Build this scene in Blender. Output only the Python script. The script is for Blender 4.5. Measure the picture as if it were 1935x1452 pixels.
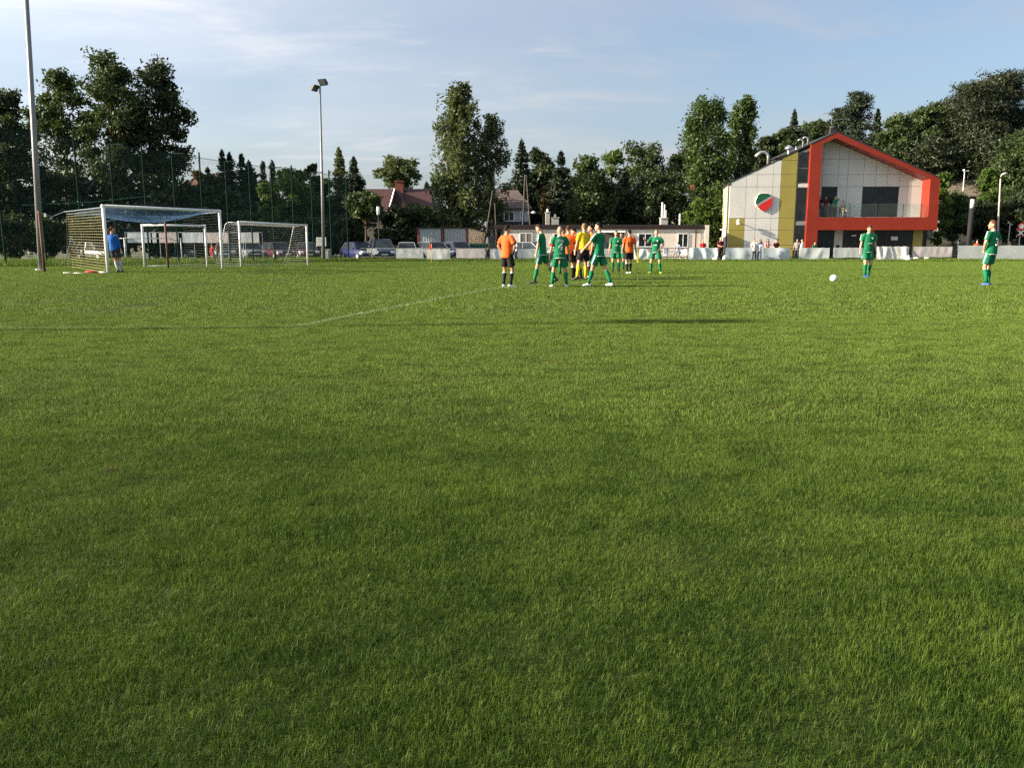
import bpy, bmesh, math, random
import numpy as np
from mathutils import Vector, Matrix

for _o in list(bpy.data.objects):
    bpy.data.objects.remove(_o)
scn = bpy.context.scene
COL = scn.collection
R = math.radians

# ------------------------------------------------------------------ camera
FPX = 1560.0                       # focal length in pixels of the 1935 px wide photograph
PITCH = math.atan((726 - 458) / FPX)
HC = 1.28
cd = bpy.data.cameras.new('camera')
cd.sensor_width = 36.0
cd.lens = 36.0 * FPX / 1935.0
cd.clip_start = 0.05
cd.clip_end = 6000
cam = bpy.data.objects.new('camera', cd)
COL.objects.link(cam)
cam.location = (0, 0, HC)
cam.rotation_euler = (R(90) - PITCH, 0, 0)
scn.camera = cam

# ------------------------------------------------------------------ light
C1X, C1Y, C2X, C2Y = 5.71, 7.81, 4.71, 6.67
SUN_ELEV = R(20.0)
SUN_HEAD = R(8.0)                  # light travels towards +X, a little away from the camera
scn.view_settings.view_transform = 'Standard'
scn.view_settings.look = 'None'
scn.view_settings.gamma = 1.0
scn.view_settings.use_curve_mapping = False
scn.view_settings.exposure = 1.5
ld = bpy.data.lights.new('sun', 'SUN')
ld.energy = 5.0
ld.angle = R(0.53)
ld.color = (1.0, 0.86, 0.66)
sun = bpy.data.objects.new('sun', ld)
COL.objects.link(sun)
sdir = Vector((math.cos(SUN_HEAD) * math.cos(SUN_ELEV), math.sin(SUN_HEAD) * math.cos(SUN_ELEV), -math.sin(SUN_ELEV)))
sun.rotation_euler = sdir.to_track_quat('-Z', 'Y').to_euler()
sun.location = (-40, -5, 30)

world = bpy.data.worlds.new('World')
scn.world = world
world.use_nodes = True
nt = world.node_tree
nt.nodes.clear()
wo = nt.nodes.new('ShaderNodeOutputWorld')
bg = nt.nodes.new('ShaderNodeBackground')
scn.cycles.use_denoising = False; scn.cycles.adaptive_threshold = .015; scn.cycles.use_light_tree = False; scn.cycles.max_bounces = 3; scn.cycles.diffuse_bounces = 2; scn.cycles.glossy_bounces = 2; scn.cycles.transparent_max_bounces = 12
bg.inputs['Strength'].default_value = 0.077
sky = nt.nodes.new('ShaderNodeTexSky')
sky.sky_type = 'NISHITA'
sky.sun_disc = False
sky.sun_elevation = SUN_ELEV
# sun stands at compass direction (-cos, -sin); rotation is measured clockwise from +Y
sky.sun_rotation = math.atan2(-sdir.x, -sdir.y)
sky.altitude = 100
sky.air_density = 1.0
sky.dust_density = 3.0
sky.ozone_density = 2.6
tc = nt.nodes.new('ShaderNodeTexCoord')
sep = nt.nodes.new('ShaderNodeSeparateXYZ')
nt.links.new(tc.outputs['Generated'], sep.inputs[0])
def wm(op, a, b=None, clamp=False):
    n = nt.nodes.new('ShaderNodeMath'); n.operation = op; n.use_clamp = clamp
    for i, s in enumerate((a, b)):
        if s is None: continue
        if isinstance(s, (int, float)): n.inputs[i].default_value = s
        else: nt.links.new(s, n.inputs[i])
    return n.outputs[0]
zz = wm('MAXIMUM', sep.outputs['Z'], 0.03)
zz = wm('ADD', zz, 0.10)                # curved cloud deck: no endless stretching at the horizon
cx = wm('DIVIDE', sep.outputs['X'], zz)
cy = wm('DIVIDE', sep.outputs['Y'], zz)
comb = nt.nodes.new('ShaderNodeCombineXYZ')
nt.links.new(cx, comb.inputs[0]); nt.links.new(cy, comb.inputs[1])
def cloud(scale, loc, sc, detail, rough, lo, hi):
    mp = nt.nodes.new('ShaderNodeMapping')
    mp.inputs['Scale'].default_value = sc; mp.inputs['Location'].default_value = loc
    nt.links.new(comb.outputs[0], mp.inputs[0])
    nz = nt.nodes.new('ShaderNodeTexNoise')
    nz.inputs['Scale'].default_value = scale; nz.inputs['Detail'].default_value = detail
    nz.inputs['Roughness'].default_value = rough; nz.inputs['Distortion'].default_value = 0.4
    nt.links.new(mp.outputs[0], nz.inputs['Vector'])
    mr = nt.nodes.new('ShaderNodeMapRange'); mr.interpolation_type = 'SMOOTHSTEP'
    mr.inputs['From Min'].default_value = lo; mr.inputs['From Max'].default_value = hi
    nt.links.new(nz.outputs['Fac'], mr.inputs['Value'])
    return mr.outputs['Result']
c1 = cloud(1.5, (C1X, C1Y, 0), (0.75, 1.25, 1), 6, 0.62, 0.47, 0.78)
c2 = cloud(0.35, (C2X, C2Y, 0), (0.8, 1.2, 1), 3, 0.5, 0.36, 0.72)
# a thin high veil thickens into wisps of cirrus
cl = wm('ADD', wm('ADD', wm('MULTIPLY', c1, 0.48), wm('MULTIPLY', c2, 0.42)), 0.19, True)
mixc = nt.nodes.new('ShaderNodeMix'); mixc.data_type = 'RGBA'
nt.links.new(cl, mixc.inputs['Factor'])
nt.links.new(sky.outputs[0], mixc.inputs['A'])
# thin cloud scatters forward: brighter towards the sun
dt = nt.nodes.new('ShaderNodeVectorMath'); dt.operation = 'DOT_PRODUCT'
nt.links.new(tc.outputs['Generated'], dt.inputs[0]); dt.inputs[1].default_value = (-sdir.x, -sdir.y, -sdir.z)
ph = wm('ADD', wm('MULTIPLY', wm('POWER', wm('MULTIPLY', wm('ADD', dt.outputs['Value'], 1.0), 0.5), 3.0), 2.0), 0.64)
cc = nt.nodes.new('ShaderNodeVectorMath'); cc.operation = 'SCALE'; cc.inputs[0].default_value = (3.9, 4.0, 4.25)
nt.links.new(ph, cc.inputs['Scale']); nt.links.new(cc.outputs[0], mixc.inputs['B'])
nt.links.new(mixc.outputs['Result'], bg.inputs['Color'])
nt.links.new(bg.outputs[0], wo.inputs[0])

# ------------------------------------------------------------------ geometry helpers
_c, _s = math.cos(PITCH), math.sin(PITCH)
def ray(u, v):
    x = (u - 967.5) / FPX; y = (726 - v) / FPX
    return (x, _c + y * _s, -_s + y * _c)
def sst(a, b, x):
    t = min(1, max(0, (x - a) / (b - a))); return t * t * (3 - 2 * t)
def gz(x, y):
    """height of the ground: the turf rises a little by the goal and falls towards the far fence"""
    return .13 * sst(-6, -13, x) * (1 - sst(42, 58, y)) - .16 * sst(35, 60, y)
def gnd(u, v):
    r = ray(u, v); z = 0
    for i in range(30):
        t = (HC - z) / -r[2]; z = gz(r[0] * t, r[1] * t)
    return Vector((r[0] * t, r[1] * t, z))
def at(u, v, Y):
    r = ray(u, v); t = Y / r[1]
    return Vector((r[0] * t, Y, HC + r[2] * t))
def ppm(Y):
    return FPX / Y
GZ = -0.16                          # level of the ground beyond the pitch

OFF = {}
def thing(name, label, cat, loc=(0, 0, 0), rotz=0, group=None, scale=1):
    o = bpy.data.objects.new(name, None)
    COL.objects.link(o)
    o.empty_display_size = 0.3
    o.location = loc; o.rotation_euler = (0, 0, rotz); o.scale = (scale,) * 3
    o['label'] = label; o['category'] = cat
    if group: o['group'] = group
    return o
def tag(o, label=None, cat=None, group=None, kind=None):
    if label: o['label'] = label
    if cat: o['category'] = cat
    if group: o['group'] = group
    if kind: o['kind'] = kind
    return o
def wthing(name, label, cat, loc, group=None):
    """thing whose parts are given in world coordinates"""
    o = thing(name, label, cat, loc, 0, group)
    OFF[o.name] = Vector(loc)
    return o
def addobj(name, me, mat, parent=None, off=None):
    o = bpy.data.objects.new(name, me)
    COL.objects.link(o)
    if mat is not None:
        if isinstance(mat, (list, tuple)):
            for m in mat: me.materials.append(m)
        elif not me.materials: me.materials.append(mat)
    if parent is not None:
        o.parent = parent
        if parent.name in OFF: OFF[o.name] = OFF[parent.name]
    return o

class MB:
    """collects shapes and links them as ONE mesh object"""
    def __init__(s): s.v = []; s.f = []; s.mi = []; s.cm = 0
    def add(s, vs, fs):
        b = len(s.v)
        s.v.extend([tuple(p) for p in vs])
        for f in fs:
            s.f.append(tuple(i + b for i in f)); s.mi.append(s.cm)
        return s
    def box(s, x0, x1, y0, y1, z0, z1):
        return s.add([(x0,y0,z0),(x1,y0,z0),(x1,y1,z0),(x0,y1,z0),(x0,y0,z1),(x1,y0,z1),(x1,y1,z1),(x0,y1,z1)],
                     [(0,3,2,1),(4,5,6,7),(0,1,5,4),(1,2,6,5),(2,3,7,6),(3,0,4,7)])
    def hexa(s, b, t):
        return s.add(list(b) + list(t), [(0,3,2,1),(4,5,6,7),(0,1,5,4),(1,2,6,5),(2,3,7,6),(3,0,4,7)])
    def prism(s, poly, d):
        """poly: planar 3D points, extruded by vector d"""
        n = len(poly); d = Vector(d)
        vs = [Vector(p) for p in poly]; vs += [p + d for p in vs]
        fs = [tuple(range(n))[::-1], tuple(range(n, 2 * n))]
        for i in range(n):
            j = (i + 1) % n; fs.append((i, j, n + j, n + i))
        return s.add(vs, fs)
    def chain(s, pts, rad, n=8, side=None, cap=True):
        """tube through points; rad is a number, a list, or a list of (rx, ry)"""
        pts = [Vector(p) for p in pts]; m = len(pts)
        if isinstance(rad, (int, float)): rad = [rad] * m
        rad = [(r, r) if isinstance(r, (int, float)) else r for r in rad]
        vs = []; fs = []; ref = Vector(side) if side else None; prev = None
        for i, p in enumerate(pts):
            a = pts[max(0, i - 1)]; b = pts[min(m - 1, i + 1)]
            t = (b - a)
            if t.length < 1e-9: t = Vector((0, 0, 1))
            t.normalize()
            if ref is not None: x = ref - t * ref.dot(t)
            elif prev is not None: x = prev - t * prev.dot(t)
            else:
                x = Vector((1, 0, 0)) if abs(t.x) < .8 else Vector((0, 1, 0)); x = x - t * x.dot(t)
            if x.length < 1e-6:
                x = t.orthogonal()
            x.normalize(); prev = x; y = t.cross(x)
            for k in range(n):
                w = 2 * math.pi * k / n
                vs.append(p + x * (rad[i][0] * math.cos(w)) + y * (rad[i][1] * math.sin(w)))
        for i in range(m - 1):
            for k in range(n):
                k2 = (k + 1) % n
                fs.append((i*n + k, i*n + k2, (i+1)*n + k2, (i+1)*n + k))
        if cap:
            fs.append(tuple(range(n))[::-1]); fs.append(tuple(range((m-1)*n, m*n)))
        return s.add(vs, fs)
    def capsule(s, pts, rad, n=8, side=None):
        """chain with rounded ends"""
        pts = [Vector(p) for p in pts]
        rad = [(r, r) if isinstance(r, (int, float)) else r for r in (rad if isinstance(rad, list) else [rad] * len(pts))]
        d0 = (pts[0] - pts[1]).normalized(); d1 = (pts[-1] - pts[-2]).normalized()
        r0 = min(rad[0]); r1 = min(rad[-1])
        P = [pts[0] + d0 * r0 * .95, pts[0] + d0 * r0 * .6] + pts + [pts[-1] + d1 * r1 * .6, pts[-1] + d1 * r1 * .95]
        Q = [(rad[0][0]*.3, rad[0][1]*.3), (rad[0][0]*.8, rad[0][1]*.8)] + rad + [(rad[-1][0]*.8, rad[-1][1]*.8), (rad[-1][0]*.3, rad[-1][1]*.3)]
        return s.chain(P, Q, n, side)
    def ball(s, c, r, nu=12, nv=8, M=None, fn=None):
        c = Vector(c); r = (r, r, r) if isinstance(r, (int, float)) else r
        vs = []; fs = []
        for j in range(nv + 1):
            ph = math.pi * j / nv - math.pi / 2
            for i in range(nu):
                th = 2 * math.pi * i / nu
                d = Vector((math.cos(th) * math.cos(ph), math.sin(th) * math.cos(ph), math.sin(ph)))
                k = fn(d) if fn else 1
                q = Vector((d.x * r[0] * k, d.y * r[1] * k, d.z * r[2] * k))
                vs.append(c + (M @ q if M else q))
        for j in range(nv):
            for i in range(nu):
                i2 = (i + 1) % nu
                fs.append((j*nu + i, j*nu + i2, (j+1)*nu + i2, (j+1)*nu + i))
        return s.add(vs, fs)
    def build(s, name, mat, parent=None, smooth=False, off=None):
        o3 = Vector((0, 0, 0))
        if off is not None: o3 = Vector(off)
        elif parent is not None and parent.name in OFF: o3 = OFF[parent.name]
        me = bpy.data.meshes.new(name)
        me.from_pydata([(p[0]-o3.x, p[1]-o3.y, p[2]-o3.z) for p in s.v], [], s.f)
        if isinstance(mat, (list, tuple)):
            me.polygons.foreach_set('material_index', s.mi)
        if smooth: me.polygons.foreach_set('use_smooth', [True] * len(s.f))
        me.update()
        return addobj(name, me, mat, parent)

def np_mesh(name, verts, quads=None, tris=None):
    me = bpy.data.meshes.new(name)
    V = np.asarray(verts, dtype=np.float32)
    loops = []; starts = []; n = 0
    tot = []
    if quads is not None and len(quads):
        q = np.asarray(quads, dtype=np.int32); loops.append(q.ravel())
        starts.append(np.arange(len(q), dtype=np.int32) * 4); n = len(q) * 4
    if tris is not None and len(tris):
        t = np.asarray(tris, dtype=np.int32); loops.append(t.ravel())
        starts.append(n + np.arange(len(t), dtype=np.int32) * 3)
    L = np.concatenate(loops); S = np.concatenate(starts)
    me.vertices.add(len(V)); me.vertices.foreach_set('co', V.ravel())
    me.loops.add(len(L)); me.loops.foreach_set('vertex_index', L)
    me.polygons.add(len(S)); me.polygons.foreach_set('loop_start', S)
    me.update(calc_edges=True)
    return me

# ------------------------------------------------------------------ materials
MATS = {}
class NT:
    def __init__(s, m): s.m = m; s.t = m.node_tree
    def n(s, kind, **kw):
        nd = s.t.nodes.new(kind)
        for k, v in kw.items(): setattr(nd, k, v)
        return nd
    def l(s, a, b): s.t.links.new(a, b)
    def math(s, op, a, b=None, clamp=False):
        nd = s.n('ShaderNodeMath', operation=op); nd.use_clamp = clamp
        for i, q in enumerate((a, b)):
            if q is None: continue
            if isinstance(q, (int, float)): nd.inputs[i].default_value = q
            else: s.l(q, nd.inputs[i])
        return nd.outputs[0]
    def noise(s, vec, scale, detail=3, rough=.55, sc=None):
        if sc:
            mp = s.n('ShaderNodeMapping'); mp.inputs['Scale'].default_value = sc; s.l(vec, mp.inputs[0]); vec = mp.outputs[0]
        nz = s.n('ShaderNodeTexNoise'); nz.inputs['Scale'].default_value = scale
        nz.inputs['Detail'].default_value = detail; nz.inputs['Roughness'].default_value = rough
        s.l(vec, nz.inputs['Vector']); return nz.outputs['Fac']
    def ramp(s, fac, lo, hi, a=0.0, b=1.0):
        mr = s.n('ShaderNodeMapRange'); mr.interpolation_type = 'SMOOTHSTEP'
        mr.inputs['From Min'].default_value = lo; mr.inputs['From Max'].default_value = hi
        mr.inputs['To Min'].default_value = a; mr.inputs['To Max'].default_value = b
        s.l(fac, mr.inputs['Value']); return mr.outputs['Result']
    def mix(s, fac, a, b):
        nd = s.n('ShaderNodeMix', data_type='RGBA')
        for key, q in (('Factor', fac), ('A', a), ('B', b)):
            if isinstance(q, (int, float)): nd.inputs[key].default_value = q
            elif isinstance(q, (tuple, list)): nd.inputs[key].default_value = (q[0], q[1], q[2], 1)
            else: s.l(q, nd.inputs[key])
        return nd.outputs['Result']
def newmat(name):
    m = bpy.data.materials.new(name); m.use_nodes = True
    t = NT(m); b = m.node_tree.nodes['Principled BSDF']
    return m, t, b
def mat(name, col, rough=.6, var=.12, scale=4.0, bump=0.0, bscale=30, metal=0.0, spec=.4, dirt=0.0, dirtcol=(.12,.10,.07), coat=0):
    if name in MATS: return MATS[name]
    m, t, b = newmat(name)
    tcn = t.n('ShaderNodeTexCoord'); v = tcn.outputs['Object']
    f = t.noise(v, scale, 4)
    a = tuple(c * (1 - var) for c in col); c2 = tuple(min(1, c * (1 + var)) for c in col)
    colr = t.mix(t.ramp(f, .3, .7), a, c2)
    if dirt:
        g = t.noise(v, scale * .6, 6, .7, (1, 1, .35))
        colr = t.mix(t.ramp(g, .5, .8, 0, dirt), colr, dirtcol)
    t.l(colr, b.inputs['Base Color'])
    t.l(t.ramp(f, .2, .8, max(0, rough - .08), min(1, rough + .08)), b.inputs['Roughness'])
    b.inputs['Metallic'].default_value = metal
    b.inputs['Specular IOR Level'].default_value = spec
    if coat: b.inputs['Coat Weight'].default_value = coat
    if bump:
        bp = t.n('ShaderNodeBump'); bp.inputs['Strength'].default_value = bump; bp.inputs['Distance'].default_value = .01
        t.l(t.noise(v, bscale, 4), bp.inputs['Height']); t.l(bp.outputs[0], b.inputs['Normal'])
    MATS[name] = m
    return m
def foliage(name, dark, light, trans=.3, scale=.35, rough=.55):
    if name in MATS: return MATS[name]
    m, t, b = newmat(name)
    g = t.n('ShaderNodeNewGeometry'); p = g.outputs['Position']
    f1 = t.noise(p, scale, 3); f2 = t.noise(p, 6.0, 2)
    f = t.math('ADD', t.math('MULTIPLY', f1, .6), t.math('MULTIPLY', f2, .4))
    c = t.mix(t.ramp(f, .32, .68), dark, light)
    t.l(c, b.inputs['Base Color']); b.inputs['Roughness'].default_value = rough
    b.inputs['Specular IOR Level'].default_value = .3
    tr = t.n('ShaderNodeBsdfTranslucent'); t.l(t.mix(.5, c, (light[0]*1.3, light[1]*1.35, light[2]*.7)), tr.inputs['Color'])
    mx = t.n('ShaderNodeMixShader'); mx.inputs[0].default_value = trans
    t.l(b.outputs[0], mx.inputs[1]); t.l(tr.outputs[0], mx.inputs[2])
    out = m.node_tree.nodes['Material Output']; t.l(mx.outputs[0], out.inputs[0])
    MATS[name] = m
    return m
def glassmat(name, col=(.012,.016,.018), rough=.06):
    if name in MATS: return MATS[name]
    m, t, b = newmat(name)
    tcn = t.n('ShaderNodeTexCoord')
    f = t.noise(tcn.outputs['Object'], 1.3, 2)
    t.l(t.mix(t.ramp(f, .35, .7), col, tuple(c * 1.8 for c in col)), b.inputs['Base Color'])
    b.inputs['Roughness'].default_value = rough; b.inputs['Specular IOR Level'].default_value = .25
    MATS[name] = m
    return m
def clearglass(name, tint=(.90,.95,.93), alpha=.05):
    if name in MATS: return MATS[name]
    m, t, b = newmat(name)
    tr = t.n('ShaderNodeBsdfTransparent'); tr.inputs[0].default_value = (*tint, 1)
    b.inputs['Base Color'].default_value = (.3, .34, .34, 1); b.inputs['Roughness'].default_value = .05
    mx = t.n('ShaderNodeMixShader'); mx.inputs[0].default_value = alpha
    t.l(tr.outputs[0], mx.inputs[1]); t.l(b.outputs[0], mx.inputs[2])
    t.l(mx.outputs[0], m.node_tree.nodes['Material Output'].inputs[0])
    MATS[name] = m
    return m
# ------------------------------------------------------------------ pitch, ground, turf
# painted pitch lines: near side and long edge of the penalty box (segments on the ground, metres)
LA = gnd(-300, 613.5); LB = gnd(555, 618); LC = gnd(930, 546); LD = gnd(1285, 522)
LSEG = [((LA.x, LA.y), (LB.x, LB.y), .03), ((LB.x, LB.y), (LC.x, LC.y), .06), ((LC.x, LC.y), (LD.x, LD.y), .06)]
BARE = gnd(385, 507)
def turf_colour(t, p, blades):
    """colour of the turf at world position p"""
    xy = t.n('ShaderNodeVectorMath', operation='MULTIPLY'); t.l(p, xy.inputs[0]); xy.inputs[1].default_value = (1, 1, 0)
    q = xy.outputs[0]
    big = t.noise(q, .16, 2, .6, (1, 1.4, 1)); mid = t.noise(q, .9, 3, .6); fine = t.noise(q, 7.0, 2, .7)
    f = t.math('ADD', t.math('ADD', t.math('MULTIPLY', big, .22), t.math('MULTIPLY', mid, .40)), t.math('MULTIPLY', fine, .38))
    if blades:
        gr = (.026, .064, .007); li = (.074, .126, .014)
        c = t.mix(t.ramp(f, .41, .59), gr, li)
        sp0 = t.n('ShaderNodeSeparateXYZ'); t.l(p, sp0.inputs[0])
        c = t.mix(t.ramp(t.math('ADD', sp0.outputs[1], t.math('MULTIPLY', big, 4)), 3.2, 12.0, 0, .72), c, (.166, .246, .046))   # paler with distance: sunlit blade tops at grazing view painted into the colour
        per = t.noise(q, 190, 1, .5)
        c = t.mix(t.ramp(per, .60, .78, 0, .55), c, (.21, .22, .09))     # dry blades between the green ones, plus pale glints painted into the colour
        c = t.mix(t.ramp(per, .2, .42, .5, 0), c, (.03, .072, .012))
    else:
        c = t.mix(t.ramp(f, .35, .65), (.035, .052, .012), (.06, .075, .02))
    if blades:
        mot = t.noise(q, 2.3, 3, .65, (1, 1.3, 1))
        c = t.mix(t.ramp(mot, .38, .54, .5, 0), c, (.018, .050, .006))   # lusher dark tufts
    spk = t.noise(q, 26, 2, .75)                       # tufts a few centimetres wide
    c = t.mix(t.ramp(spk, .50, .68, 0, .38), c, (.20, .25, .06) if blades else (.07, .08, .025))
    c = t.mix(t.ramp(spk, .32, .46, .45, 0), c, (.022, .050, .007) if blades else (.03, .035, .012))
    soil = t.ramp(t.noise(q, 1.9, 3, .6), .68, .75, 0, .75)
    c = t.mix(soil, c, (.075, .060, .028))
    dry = t.ramp(t.noise(q, .55, 3, .65, (1, 1.6, 1)), .56, .74, 0, .45)
    c = t.mix(dry, c, (.14, .145, .034) if blades else (.10, .085, .035))
    sp = t.n('ShaderNodeSeparateXYZ'); t.l(p, sp.inputs[0]); X = sp.outputs[0]; Y = sp.outputs[1]
    # worn goal mouth
    dx = t.math('SUBTRACT', X, BARE.x); dy = t.math('SUBTRACT', Y, BARE.y)
    d = t.math('SQRT', t.math('ADD', t.math('MULTIPLY', dx, dx), t.math('MULTIPLY', t.math('MULTIPLY', dy, dy), .45)))
    d = t.math('ADD', d, t.math('MULTIPLY', mid, 1.2))
    c = t.mix(t.ramp(d, .9, 1.9, .8, 0), c, (.12, .10, .06))
    # chalk lines
    tot = None
    for (a, b2, w) in LSEG:
        ux, uy = b2[0] - a[0], b2[1] - a[1]; L = math.hypot(ux, uy); ux /= L; uy /= L
        px = t.math('SUBTRACT', X, a[0]); py = t.math('SUBTRACT', Y, a[1])
        al = t.math('ADD', t.math('MULTIPLY', px, ux), t.math('MULTIPLY', py, uy))
        pe = t.math('ABSOLUTE', t.math('SUBTRACT', t.math('MULTIPLY', px, uy), t.math('MULTIPLY', py, ux)))
        m = t.math('MULTIPLY', t.math('MULTIPLY', t.ramp(pe, w * .7, w * 1.3, 1, 0), t.math('GREATER_THAN', al, 0)), t.math('LESS_THAN', al, L))
        tot = m if tot is None else t.math('MAXIMUM', tot, m)
    wear = t.ramp(fine, .3, .65, .08, .40)
    c = t.mix(t.math('MULTIPLY', tot, wear), c, (.46, .50, .42))
    return c
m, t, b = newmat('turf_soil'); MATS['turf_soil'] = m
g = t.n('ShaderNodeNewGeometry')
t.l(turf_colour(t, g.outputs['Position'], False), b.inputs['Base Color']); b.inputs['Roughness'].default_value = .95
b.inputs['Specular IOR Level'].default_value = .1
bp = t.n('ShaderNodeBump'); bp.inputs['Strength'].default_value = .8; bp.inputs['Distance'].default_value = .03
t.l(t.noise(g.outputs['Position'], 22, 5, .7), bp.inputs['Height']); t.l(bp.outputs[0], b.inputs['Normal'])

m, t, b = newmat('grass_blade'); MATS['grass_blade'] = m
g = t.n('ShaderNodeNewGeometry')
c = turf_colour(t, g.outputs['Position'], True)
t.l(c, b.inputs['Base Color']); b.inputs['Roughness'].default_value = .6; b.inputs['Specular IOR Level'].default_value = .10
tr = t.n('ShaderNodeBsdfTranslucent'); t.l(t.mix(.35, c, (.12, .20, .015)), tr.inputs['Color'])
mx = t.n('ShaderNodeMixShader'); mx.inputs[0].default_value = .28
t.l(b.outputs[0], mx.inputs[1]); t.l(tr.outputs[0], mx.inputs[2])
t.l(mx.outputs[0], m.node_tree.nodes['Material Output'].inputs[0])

# pitch sheet with the gentle relief
xs = np.linspace(-60, 80, 141); ys = np.linspace(-12, 65.4, 79)
XX, YY = np.meshgrid(xs, ys)
ZZ = np.array([[gz(x, y) for x in xs] for y in ys])
V = np.stack([XX.ravel(), YY.ravel(), ZZ.ravel()], 1)
nx = len(xs); I = (np.arange(len(ys) - 1)[:, None] * nx + np.arange(nx - 1)[None, :]).ravel()
me = np_mesh('pitch', V, quads=np.stack([I, I + 1, I + 1 + nx, I + nx], 1))
me.polygons.foreach_set('use_smooth', [True] * len(me.polygons))
tag(addobj('pitch', me, MATS['turf_soil']), 'mown grass football pitch with faint chalk lines', None, None, 'structure')

mb = MB()
mb.add([(-2500, -300, GZ - .012), (2500, -300, GZ - .012), (2500, 3000, GZ - .012), (-2500, 3000, GZ - .012)], [(0, 1, 2, 3)])
tag(mb.build('ground', mat('ground_soil', (.07, .075, .035), .95, .3, .2, .5, 6)), 'rough ground around the pitch', None, None, 'structure')
mb = MB()
mb.add([(-46, 65.6, GZ - .004), (60, 65.6, GZ - .004), (60, 71, GZ - .004), (-46, 71, GZ - .004)], [(0, 1, 2, 3)])
mb.add([(-46, 71, GZ - .004), (0, 71, GZ - .004), (0, 79, GZ - .004), (-46, 79, GZ - .004)], [(0, 1, 2, 3)])
tag(mb.build('car_park', mat('gravel', (.20, .185, .16), .95, .25, .8, .6, 25)), 'pale gravel car park behind the far fence', None, None, 'structure')

# ---- turf blades: small unlinked tiles instanced over the pitch
def blade_tile(name, step, n, h, w, seed, clump=True, lean_s=.75, holes=0):
    rg = np.random.default_rng(seed)
    # feathered edge: neighbouring tiles overlap by half so that no seam shows
    size = step * 1.9
    x = (rg.uniform(-.5, .5, n) + rg.uniform(-.42, .42, n)) * step; y = (rg.uniform(-.5, .5, n) + rg.uniform(-.42, .42, n)) * step
    hh = np.clip(rg.normal(h, h * .27, n), h * .35, h * 1.9)
    if clump:
        k = np.zeros(n)
        for i in range(22):
            cx, cy = rg.uniform(-size / 2, size / 2, 2); rr = rg.uniform(.04, .10) * size
            k += rg.uniform(-.55, .55) * np.exp(-((x - cx) ** 2 + (y - cy) ** 2) / rr ** 2)
        hh = hh * np.clip(1 + k, .4, 1.75)
    for i in range(holes):
        cx, cy = rg.uniform(-step * .4, step * .4, 2); rr = rg.uniform(.018, .04)
        keep = ((x - cx) ** 2 + ((y - cy) * 1.4) ** 2) > (rr * rg.uniform(.6, 1.3, n)) ** 2
        x, y, hh = x[keep], y[keep], hh[keep]; n = len(x)
    az = rg.uniform(0, 2 * np.pi, n)
    lean = np.abs(rg.normal(0, lean_s, n)) + .10
    lx = np.cos(az) * np.sin(np.clip(lean, 0, 1.25)) ; ly = np.sin(az) * np.sin(np.clip(lean, 0, 1.25)); lz = np.cos(np.clip(lean, 0, 1.25))
    tw = az + np.pi / 2 + rg.normal(0, .5, n)
    wx = np.cos(tw) * w * rg.uniform(.6, 1.3, n) / 2; wy = np.sin(tw) * w * rg.uniform(.6, 1.3, n) / 2
    V = np.zeros((n, 5, 3))
    V[:, 0] = np.stack([x - wx, y - wy, np.full(n, -.004)], 1)
    V[:, 1] = np.stack([x + wx, y + wy, np.full(n, -.004)], 1)
    mx_ = x + lx * hh * .38; my_ = y + ly * hh * .38; mz = hh * .58 * (lz * .4 + .6)
    V[:, 2] = np.stack([mx_ + wx * .8, my_ + wy * .8, mz], 1)
    V[:, 3] = np.stack([mx_ - wx * .8, my_ - wy * .8, mz], 1)
    V[:, 4] = np.stack([x + lx * hh, y + ly * hh, np.maximum(hh * lz, .006)], 1)
    b = np.arange(n)[:, None] * 5
    me = np_mesh(name, V.reshape(-1, 3), quads=b + np.array([[0, 1, 2, 3]]), tris=b + np.array([[3, 2, 4]]))
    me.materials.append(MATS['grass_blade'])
    return bpy.data.objects.new(name, me)

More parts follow.
